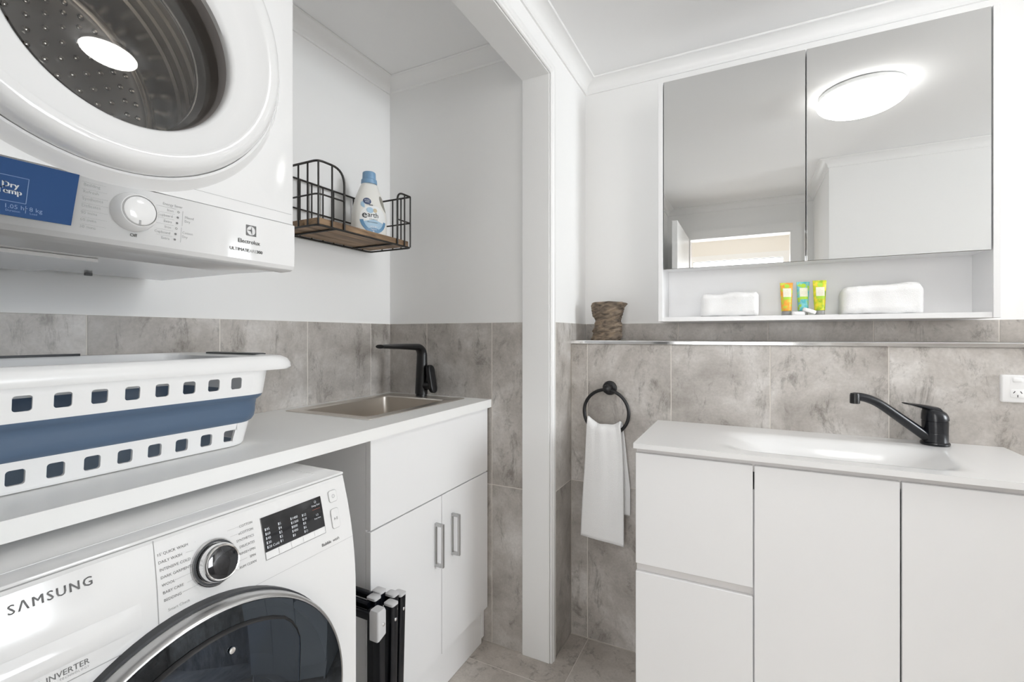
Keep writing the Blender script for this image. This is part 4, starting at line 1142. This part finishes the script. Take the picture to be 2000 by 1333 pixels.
# nearest frame: tall grey corner bracket over its post
bm = nbm(); o = rrect(0.024, 0.020, 0.004, 3)
rings(bm, [[(-0.795 + a, 0.8640 + b, 0.0005) for a, b in o], [(-0.795 + a, 0.8640 + b, 0.452) for a, b in o]]); np_ = finish('post', bm, BLACKB, rk, 40)
bm = nbm(); o = rrect(0.030, 0.030, 0.005, 3)
rings(bm, [[(-0.797 + a, 0.8610 + b, 0.440 + 0.35 * b) for a, b in o], [(-0.797 + a, 0.8610 + b, 0.498) for a, b in o], [(-0.797 + a * 0.85, 0.8610 + b * 0.85, 0.505) for a, b in o]]); finish('corner_bracket', bm, PLASG, np_, 40)
bm = nbm(); lathe(bm, [(0.0042, 0.0), (0.0042, 0.0012), (0.0025, 0.0022)], (-0.7818, 0.864, 0.470), 'x', 14, True, True); finish('rivet', bm, CHROME, np_)
for y, z, xf in ((0.853, 0.487, -0.812), (0.872, 0.497, -0.835), (0.893, 0.508, -0.849)):
    bm = nbm(); o = rrect(0.014, 0.017, 0.003, 3)
    rings(bm, [[(xf, y + a, z + b) for a, b in o], [(-1.30, y + a, z + b) for a, b in o]]); finish('side_bar', bm, BLACKB, rk, 40)
    bm = nbm(); o = rrect(0.016, 0.016, 0.003, 3)
    rings(bm, [[(-1.308 + a, y + b, 0.0005) for a, b in o], [(-1.308 + a, y + b, z + 0.009) for a, b in o]]); finish('post', bm, BLACKB, rk, 40)

# ------------------------------------------------------------------ vanity
VX0, VX1, VF, VT = -0.290, 0.618, 1.345, 0.860
va = thing('vanity_cabinet', 'white handle-less vanity unit with two drawers and two doors', 'cabinet', (0.164, 1.54, 0))
cx0, cx1 = VX0 + 0.004, VX1 - 0.004
VB = VW - 0.003
for x0, x1, zt in ((cx0, cx0 + 0.016, VT - 0.0155), (0.003, 0.019, 0.765), (cx1 - 0.016, cx1, VT - 0.0155)):
    bm = nbm(); box(bm, x0, x1, VF + 0.0190, VB, 0.001 if zt > 0.8 else 0.1165, zt); finish('side_panel', bm, LAMI, va, 0)
bm = nbm(); box(bm, cx0 + 0.0165, cx1 - 0.0165, VF + 0.019, VB, 0.10, 0.116); finish('bottom_panel', bm, LAMI, va, 0)
bm = nbm(); box(bm, cx0 + 0.0165, cx1 - 0.0165, VF + 0.040, VF + 0.056, 0.001, 0.099); finish('kickboard', bm, LAMI, va, 0)
RAIL = mat('finger_rail', (0.72, 0.70, 0.69), 0.25)
bm = nbm(); box(bm, cx0 + 0.002, cx1 - 0.002, VF + 0.013, VF + 0.0185, 0.812, VT - 0.0155); finish('finger_rail', bm, RAIL, va, 0)
bm = nbm(); box(bm, cx0 + 0.002, 0.0105, VF + 0.013, VF + 0.0185, 0.480, 0.535); finish('finger_rail', bm, RAIL, va, 0)
XA, XB = 0.0115, 0.3085
G = 0.0018
for z0, z1 in ((0.518, 0.831), (0.105, 0.495)):
    bm = nbm(); box(bm, cx0, XA - G, VF, VF + 0.012, z0, z1, 0.0012, 1); finish('drawer_front', bm, LAMI, va, 0)
for x0, x1 in ((XA + G, XB - G), (XB + G, cx1)):
    bm = nbm(); box(bm, x0, x1, VF, VF + 0.012, 0.105, 0.831, 0.0012, 1); finish('door', bm, LAMI, va, 0)
# one-piece top with shallow basin
bt_ = thing('vanity_basin_top', 'white one-piece basin top on the vanity', 'basin', (0.164, 1.54, VT - 0.0145))
bm = nbm()
nx, ny = 84, 44
TX0, TX1, TY0, TY1 = VX0, VX1, 1.332, VW - 0.002
BXa, BXb, BYa, BYb = -0.10, 0.470, 1.372, 1.645
def ss(t): t = max(0, min(1, t)); return t * t * t * (t * (6 * t - 15) + 10)
def bz(x, y):
    ux = min((x - BXa) / 0.25, (BXb - x) / 0.17); uy = min((y - BYa) / 0.085, (BYb - y) / 0.10)
    if ux <= 0 or uy <= 0: return VT
    return VT - 0.060 * ss(ux) * ss(uy)
g = [[bm.verts.new((TX0 + (TX1 - TX0) * i / nx, TY0 + (TY1 - TY0) * j / ny, 0)) for j in range(ny + 1)] for i in range(nx + 1)]
for row in g:
    for v in row: v.co.z = bz(v.co.x, v.co.y)
for i in range(nx):
    for j in range(ny): bm.faces.new((g[i][j], g[i + 1][j], g[i + 1][j + 1], g[i][j + 1]))
border = [g[i][0] for i in range(nx)] + [g[nx][j] for j in range(ny)] + [g[i][ny] for i in range(nx, 0, -1)] + [g[0][j] for j in range(ny, 0, -1)]
low = [bm.verts.new((v.co.x, v.co.y, VT - 0.0145)) for v in border]
for i in range(len(border)):
    k = (i + 1) % len(border); bm.faces.new((border[i], low[i], low[k], border[k]))
bw = finish('basin', bm, CERAM, bt_, 40)
bm = nbm(); lathe(bm, [(0.030, 0.0), (0.030, 0.003), (0.024, 0.0045), (0.004, 0.0052)], (0.235, 1.50, VT - 0.0602), 'z', 28, True, True); finish('drain', bm, CHROME, bt_)

# ------------------------------------------------------------------ basin mixer
MX, MY = 0.462, 1.690
mx = thing('basin_mixer', 'satin black basin mixer with long raised spout on the vanity top', 'tap', (MX, MY, VT))
bm = nbm()
lathe(bm, [(0.0315, 0.0005), (0.0325, 0.003), (0.0325, 0.006), (0.0305, 0.009), (0.0285, 0.010), (0.0285, 0.033), (0.0278, 0.034), (0.0285, 0.035), (0.0290, 0.066), (0.0280, 0.067), (0.0280, 0.0690)], (MX, MY, VT), 'z', 40, True, True)
finish('mixer_body', bm, BLACKB, mx, 30)
# lever head: dome drawn out into a flat blade pointing along the spout
dvx, dvy = -0.94, -0.34
bm = nbm()
base = [(MX + 0.0300 * cos(2 * pi * k / 32), MY + 0.0300 * sin(2 * pi * k / 32), VT + 0.0692) for k in range(32)]
rs = [base, [(x, y, VT + 0.074) for x, y, z in base]]
for h, s in ((0.083, 0.97), (0.091, 0.88), (0.097, 0.74), (0.1015, 0.55), (0.104, 0.28), (0.1045, 0.03)):
    k_ = 1 - s
    ring = []
    for (x, y, z) in base:
        px, py = (x - MX) * s, (y - MY) * s
        # the crown leans toward the blade
        along = (x - MX) * dvx + (y - MY) * dvy
        lean = 0.020 * k_
        ring.append((MX + px + dvx * lean, MY + py + dvy * lean, VT + h + 0.18 * max(-0.02, along) * (0.4 + 0.6 * k_)))
    rs.append(ring)
rings(bm, rs)
hd = finish('lever_head', bm, BLACKB, mx, 45)
bm = nbm(); out = []
sdx, sdy = -dvy, dvx
for i in range(13):
    t = i / 12; L0 = -0.004 + 0.079 * t
    w = 0.022 - 0.009 * t + (0.003 if t > 0.8 else 0); th = 0.0072 * (1 - t) + 0.0022
    z = VT + 0.0955 + 0.024 * t - 0.006 * t * t
    c = Vector((MX + dvx * L0, MY + dvy * L0, z))
    out.append([c + Vector((sdx, sdy, 0)) * (w * cos(2 * pi * k / 16)) + Vector((0, 0, 1)) * (th * sin(2 * pi * k / 16)) for k in range(16)])
rings(bm, out); finish('lever', bm, BLACKB, mx, 60)
spx, spy = -0.935, -0.355
pts, rad = [], []
for i in range(22):
    t = i / 21; L0 = 0.010 + 0.200 * t
    z = VT + 0.014 + 0.118 * (L0 - 0.01) / 0.16 if L0 < 0.13 else None
    if z is None:
        u = (L0 - 0.13) / 0.08; z = VT + 0.014 + 0.0885 + 0.059 * (u - 0.5 * u * u) * 0.98
    pts.append((MX + spx * L0, MY + spy * L0, z)); rad.append(0.0140 - 0.0028 * t)
bm = nbm(); tube(bm, pts, rad, 16); finish('spout', bm, BLACKB, mx, 60)
e = pts[-1]
bm = nbm(); lathe(bm, [(0.0105, -0.019), (0.0120, -0.018), (0.0120, 0.004), (0.0105, 0.0095), (0.004, 0.0115)], (e[0] + 0.002, e[1], e[2] - 0.001), 'z', 24, True, True); finish('aerator', bm, BLACK, mx)

# ------------------------------------------------------------------ mirror cabinet
mc_ = thing('mirror_cabinet', 'white wall cabinet with two mirror doors above the open shelf', 'mirror cabinet', (0.165, 1.85, 1.213))
MX0, MX1, MF, MB, MZ0, MZ1, MS = -0.296, 0.628, 1.778, UW - 0.003, 1.2135, 2.090, 1.404
for x0, x1 in ((MX0, MX0 + 0.016), (MX1 - 0.016, MX1)):
    bm = nbm(); box(bm, x0, x1, MF, MB, MZ0, MZ1, 0.0008, 1); finish('side_panel', bm, LAMI, mc_, 0)
bm = nbm(); box(bm, MX0 + 0.0162, MX1 - 0.0162, MF + 0.004, MB, MZ0, MZ0 + 0.016, 0.0008, 1); finish('shelf', bm, LAMI, mc_, 0)
bm = nbm(); box(bm, MX0 + 0.0162, MX1 - 0.0162, MF + 0.022, MB - 0.008, MS + 0.006, MS + 0.022); finish('shelf', bm, LAMI, mc_, 0)
bm = nbm(); box(bm, MX0 + 0.0162, MX1 - 0.0162, MF + 0.022, MB, MZ1 - 0.016, MZ1); finish('top_panel', bm, LAMI, mc_, 0)
bm = nbm(); box(bm, MX0 + 0.0162, MX1 - 0.0162, MB - 0.0075, MB, MZ0 + 0.0162, MZ1 - 0.0165); finish('back_panel', bm, LAMI, mc_, 0)
xm = (MX0 + MX1) / 2
for x0, x1 in ((MX0 + 0.0185, xm - 0.0015), (xm + 0.0015, MX1 - 0.0185)):
    bm = nbm(); box(bm, x0, x1, MF + 0.0065, MF + 0.0215, MS, MZ1 - 0.001); d_ = finish('mirror_door', bm, LAMI, mc_, 0)
    bm = nbm(); box(bm, x0, x1, MF + 0.002, MF + 0.0062, MS, MZ1 - 0.001, 0.0012, 1); finish('mirror_glass', bm, MIRROR, d_, 0)

# ------------------------------------------------------------------ on the mirror cabinet shelf
SZ = MZ0 + 0.0162
def soft_towel(name, label, x0, x1, y0, y1, h, seed, lean=0.0, rollr=0.02):
    t = thing(name, label, 'towel', ((x0 + x1) / 2, (y0 + y1) / 2, SZ), 'folded white towels in the mirror cabinet')
    n = 3 if h < 0.09 else 3
    bm = nbm()
    # one folded cloth: a closed section with fold notches at the visible end, swept along X
    sec = []
    hw = (y1 - y0) / 2
    for k in range(48):
        a = 2 * pi * k / 48; c, s = cos(a), sin(a)
        py = math.copysign(abs(c) ** (2 / 4.5), c) * hw; pz = h / 2 + math.copysign(abs(s) ** (2 / 4.0), s) * h / 2
        notch = 0.0
        for q in range(1, n): notch += math.exp(-((pz - h * q / n) / 0.0035) ** 2)
        py *= 1 - 0.07 * notch * (1 if abs(c) > 0.4 else 0)
        sec.append((py, pz))
    rs = []
    m = 26
    for i in range(m + 1):
        u = i / m; x = x0 + (x1 - x0) * u
        e_ = min(u, 1 - u) * (x1 - x0)
        sh_ = 1 - (0.30 * (1 - min(1, e_ / 0.012)) ** 2)
        rs.append([(x, (y0 + y1) / 2 + py * sh_, SZ + 0.0006 + (pz if True else 0) * (sh_ * 0.5 + 0.5) * (1 + lean * (u - 0.5))) for py, pz in sec])
    rings(bm, rs)
    off = Vector((seed * 3.1, 0, 0))
    for v in bm.verts:
        d = noise.noise(v.co * 20 + off) * 0.0055 + noise.noise(v.co * 55 + off) * 0.0022
        dirv = Vector((0, v.co.y - (y0 + y1) / 2, v.co.z - SZ - h / 2))
        if dirv.length > 0: v.co += dirv.normalized() * d
        if v.co.z < SZ + 0.0006: v.co.z = SZ + 0.0006
    finish('towel_cloth', bm, TOWEL, t, 80)
    return t
soft_towel('folded_towel', 'small folded white towel left of the toiletry tubes', -0.155, 0.031, 1.800, 1.895, 0.084, 1, 0.06)
soft_towel('folded_towel', 'larger folded white towel right of the toiletry tubes', 0.268, 0.470, 1.800, 1.895, 0.091, 5, 0.10)

ORA = patches('orange_floral', (0.85, 0.33, 0.03), (0.92, 0.42, 0.05), (0.62, 0.66, 0.06), 70, 0.35, 0.62)
TUR = patches('turquoise_leaf', (0.10, 0.50, 0.55), (0.22, 0.60, 0.66), (0.42, 0.72, 0.07), 60, 0.38, 0.62)
YEL = patches('yellow_leaf', (0.30, 0.48, 0.02), (0.62, 0.66, 0.02), (0.90, 0.72, 0.05), 60, 0.35, 0.6)
LIME = mat('lime_print', (0.45, 0.72, 0.06), 0.4)
LABW = mat('tube_label', (0.88, 0.86, 0.70), 0.45)
TCAP = mat('grey_tube_cap', (0.32, 0.32, 0.31), 0.35)
def tubeobj(x, y, m, label, rz, H=0.110):
    t = thing('toiletry_tube', label, 'tube', (x, y, SZ + 0.0005), 'three toiletry tubes in the mirror cabinet', rz)
    bm = nbm(); lathe(bm, [(0.0140, 0.0), (0.0145, 0.001), (0.0145, 0.014), (0.0138, 0.0148)], (0, 0, 0), 'z', 28, True, True); finish('cap', bm, TCAP, t, rel=False)
    bm = nbm(); rs = []
    def hw(z): k = (z - 0.015) / (H - 0.015); return 0.0150 + 0.0052 * k, 0.0150 * (1 - k) ** 0.8 + 0.0012
    for i in range(15):
        z = 0.0150 + (H - 0.015) * i / 14; a, b = hw(z)
        rs.append([(a * cos(2 * pi * k / 28), b * sin(2 * pi * k / 28), z) for k in range(28)])
    rings(bm, rs); finish('tube_body', bm, m, t, 50, rel=False)
    def fs(e):
        def g(p, z):
            a, b = hw(z); return (p, -b * sqrt(max(0.0, 1 - min(0.98, abs(p) / a) ** 2)) - e, z)
        return g
    bm = nbm(); put_grid(bm, -0.0122, 0.0122, 0.062, 0.091, fs(0.0006), 10, 4); finish('label_panel', bm, LABW, t, 60, rel=False)
    bm = nbm(); put_grid(bm, -0.0122, 0.0122, 0.053, 0.0618, fs(0.0006), 10, 2); finish('label_band', bm, LIME, t, 60, rel=False)
    bm = nbm(); put_disc(bm, 0, 0.0985, 0.0080, 0.0070, fs(0.0006), 18, 3); finish('label_band', bm, LIME, t, 60, rel=False)
    bm = nbm()
    for z, w in ((0.084, 0.004), (0.078, 0.014), (0.073, 0.016), (0.068, 0.010)): put_line(bm, -w / 2, z, w / 2, z, 0.0007, fs(0.0010), 6)
    finish('label_print', bm, LSAND, t, 0, rel=False)['kind'] = 'stuff'
    return t
tubeobj(0.1140, 1.826, ORA, 'orange toiletry tube, leftmost of three', radians(14))
tubeobj(0.1620, 1.832, TUR, 'turquoise toiletry tube between orange and yellow', radians(14), 0.1115)
tubeobj(0.2080, 1.826, YEL, 'yellow-green toiletry tube, rightmost of three', radians(10), 0.1135)
def soap(name, label, loc, rot):
    bm = nbm(); o = rrect(0.038, 0.024, 0.008, 5)
    rings(bm, [[(a * 0.93, b * 0.9, 0.0) for a, b in o], [(a, b, 0.003) for a, b in o], [(a, b, 0.0085) for a, b in o], [(a * 0.93, b * 0.9, 0.0115) for a, b in o]])
    s = finish(name, bm, PLASW, None, 50); s.location = loc; s.rotation_euler = rot
    tag(s, label, 'soap', 'small white soaps'); return s
soap('soap_bar', 'flat small white soap bar before the turquoise tube', (0.146, 1.798, SZ + 0.0004), (0, 0, radians(8)))
soap('soap_bar', 'tilted small white soap bar leaning on the flat one', (0.1745, 1.797, SZ + 0.0080), (0, radians(20), radians(4)))

# ------------------------------------------------------------------ ornament on the ledge
bm = nbm()
prof = [(0.0, -265, 172), (0.04, -258, 190), (0.10, -225, 212), (0.2, -228, 218), (0.3, -226, 222), (0.38, -214, 226), (0.45, -200, 216), (0.53, -192, 208), (0.60, -214, 214), (0.68, -236, 226), (0.78, -255, 240), (0.85, -258, 264), (0.90, -258, 284), (0.95, -250, 290), (0.985, -240, 284), (1.0, -225, 262)]
OX, OY, OZ, OH = -0.497, 1.822, LEDGE + 0.001, 0.148
def osec(t):
    for p, q in zip(prof, prof[1:]):
        if p[0] <= t <= q[0]:
            k = (t - p[0]) / (q[0] - p[0]); return (p[1] + (q[1] - p[1]) * k) * 0.000248, (p[2] + (q[2] - p[2]) * k) * 0.000248
    return prof[-1][1] * 0.000248, prof[-1][2] * 0.000248
rs = []
for i in range(61):
    t = i / 60; l, r = osec(t); c, hw = (l + r) / 2, (r - l) / 2
    rs.append([(OX + c + hw * math.copysign(abs(cos(a)) ** 0.7, cos(a)), OY + 0.038 * math.copysign(abs(sin(a)) ** 0.7, sin(a)), OZ + OH * t) for a in [2 * pi * k / 88 for k in range(88)]])
rings(bm, rs)
for v in bm.verts:
    p = v.co - Vector((OX, OY, OZ))
    q = Vector((p.x * 30 + p.z * -42, p.y * 34, p.z * 62 + p.x * -26))          # fibres run up to the right
    d = noise.noise(Vector((q.x * 0.35, q.y, q.z))) * 0.0062 + noise.noise(Vector((q.x * 0.9, q.y * 2, q.z * 2.6))) * 0.0042
    n_ = Vector((p.x, p.y * 1.5, 0)); n_ = n_.normalized() if n_.length else n_
    v.co += n_ * d
    if p.z > OH * 0.94: v.co.z += noise.noise(Vector((p.x * 45, p.y * 45, 3))) * 0.006
    if p.z < 0.004: v.co.z = max(v.co.z, OZ)
tag(finish('wood_ornament', bm, ROCK, None, 45), 'brown weathered wood ornament standing on the tiled ledge', 'ornament')

# ------------------------------------------------------------------ towel ring and hand towel
RX, RY, RZ, RR = -0.468, 1.694, 0.880, 0.083
tr = thing('towel_ring', 'black wall-mounted towel ring holding the white hand towel', 'towel ring', (RX, VW - 0.003, 0.962))
bm = nbm(); lathe(bm, [(0.0265, 0.0), (0.0265, -0.006), (0.0245, -0.009), (0.0150, -0.010), (0.0130, -0.030), (0.0150, -0.040), (0.0145, -0.050), (0.011, -0.0525)], (RX + 0.004, VW - 0.0026, 0.966), 'y', 36, True, True)
finish('wall_mount', bm, BLACK, tr, 40)
bm = nbm(); tube(bm, [(RX + RR * cos(a), RY, RZ + RR * sin(a)) for a in [2 * pi * k / 64 for k in range(64)]], 0.0062, 12, closed=True); finish('ring', bm, BLACK, tr, 60)
bm = nbm()
NU, NV = 30, 60
ztop = RZ - RR + 0.030
def cloth(u, v):
    """u across 0..1, v along 0..1: front hem up, over the ring, down the back"""
    fl_, bl_ = 0.425, 0.315
    tot = fl_ + bl_ + 0.03
    s = v * tot
    # ring bar height under this point of the cloth: it lies in the lower arc of the ring
    uc = u - 0.5
    gather = 0.0
    if s < fl_:
        k = s / fl_                       # 0 hem .. 1 top
        xl, xr = -0.5575 + 0.021 * k ** 1.3, -0.4035 + 0.003 * k - 0.012 * k ** 6 + 0.006 * (1 - k)
        z = (0.4135 + 0.012 * (0.5 - u)) * (1 - k) + (RZ - RR + 0.009) * k
        y = RY - 0.0165 - 0.004 * (1 - k)
        wav = 0.0045 * sin(u * 9.0 + 1.1) * (0.25 + 0.75 * k) + 0.0022 * sin(u * 21 + k * 2.0) * k
        y += wav
    elif s < fl_ + 0.03:
        k = (s - fl_) / 0.03; a = pi * k
        xl, xr = -0.5365, -0.4125
        z = RZ - RR + 0.009 + 0.016 * sin(a); y = RY - 0.0165 * cos(a)
        y += 0.0045 * sin(u * 9.0 + 1.1) * (1 - k)
    else:
        k = (s - fl_ - 0.03) / bl_
        xl, xr = -0.5365 + 0.003 * k, -0.4125 + 0.028 * min(1, k * 1.5) ** 0.8
        z = (RZ - RR + 0.009) * (1 - k) + 0.507 * k; y = RY + 0.0165 + 0.004 * k + 0.002 * sin(u * 8)
    x = xl + (xr - xl) * u
    # rise along the ring's arc near the top
    da = min(0.95, abs(x - RX) / RR); up = RR * (1 - sqrt(1 - da * da))
    topk = max(0.0, min(1.0, (z - 0.70) / 0.10))
    z += (up + 0.013 * (1 - da * da)) * topk * 1.0 + 0.0015 * sin(u * 14) * topk
    return (x, y, z)
g = [[bm.verts.new(cloth(i / NU, j / NV)) for j in range(NV + 1)] for i in range(NU + 1)]
for i in range(NU):
    for j in range(NV): bm.faces.new((g[i][j], g[i + 1][j], g[i + 1][j + 1], g[i][j + 1]))
ht = finish('hand_towel', bm, TOWEL, None, 80)
sm = ht.modifiers.new('thickness', 'SOLIDIFY'); sm.thickness = 0.0065; sm.offset = 0
tag(ht, 'white hand towel hanging from the black ring', 'towel')

# ------------------------------------------------------------------ power point
so = thing('power_socket', 'white double power socket on the tiled wall by the basin mixer', 'socket', (0.672, VW - 0.001, 1.02))
P0, P1, Q0, Q1 = 0.6095, 0.7275, 0.9835, 1.0575
bm = nbm(); o = rrect(P1 - P0, Q1 - Q0, 0.004, 4, (P0 + P1) / 2, (Q0 + Q1) / 2)
fy_ = lambda a, b, d: (a, VW - 0.0015 - d, b)
polysolid(bm, o, fy_, 0.0, 0.0120, 0.0035); finish('plate', bm, PLASW, so, 40)
for a in (0.6405, 0.6965):
    bm = nbm(); polysolid(bm, rrect(0.020, 0.0115, 0.004, 4, a, 1.0445), fy_, 0.0115, 0.0150, 0.002); finish('switch_rocker', bm, PLASW, so, 40)
    bm = nbm(); polysolid(bm, rrect(0.0285, 0.0225, 0.004, 4, a, 1.0080), fy_, 0.0115, 0.0135, 0.001); ou = finish('outlet', bm, PLASW, so, 40)
    for da, db, ro in ((-0.0068, 0.0035, radians(-32)), (0.0068, 0.0035, radians(32)), (0.0, -0.0065, 0.0)):
        bm = nbm()
        put_poly(bm, [(a + da + x * cos(ro) - z * sin(ro), 1.0080 + db + x * sin(ro) + z * cos(ro)) for x, z in ((-0.0009, -0.0032), (0.0009, -0.0032), (0.0009, 0.0032), (-0.0009, 0.0032))], lambda p, q: fy_(p, q, 0.0138))
        finish('pin_slot', bm, INKD, ou, 0)
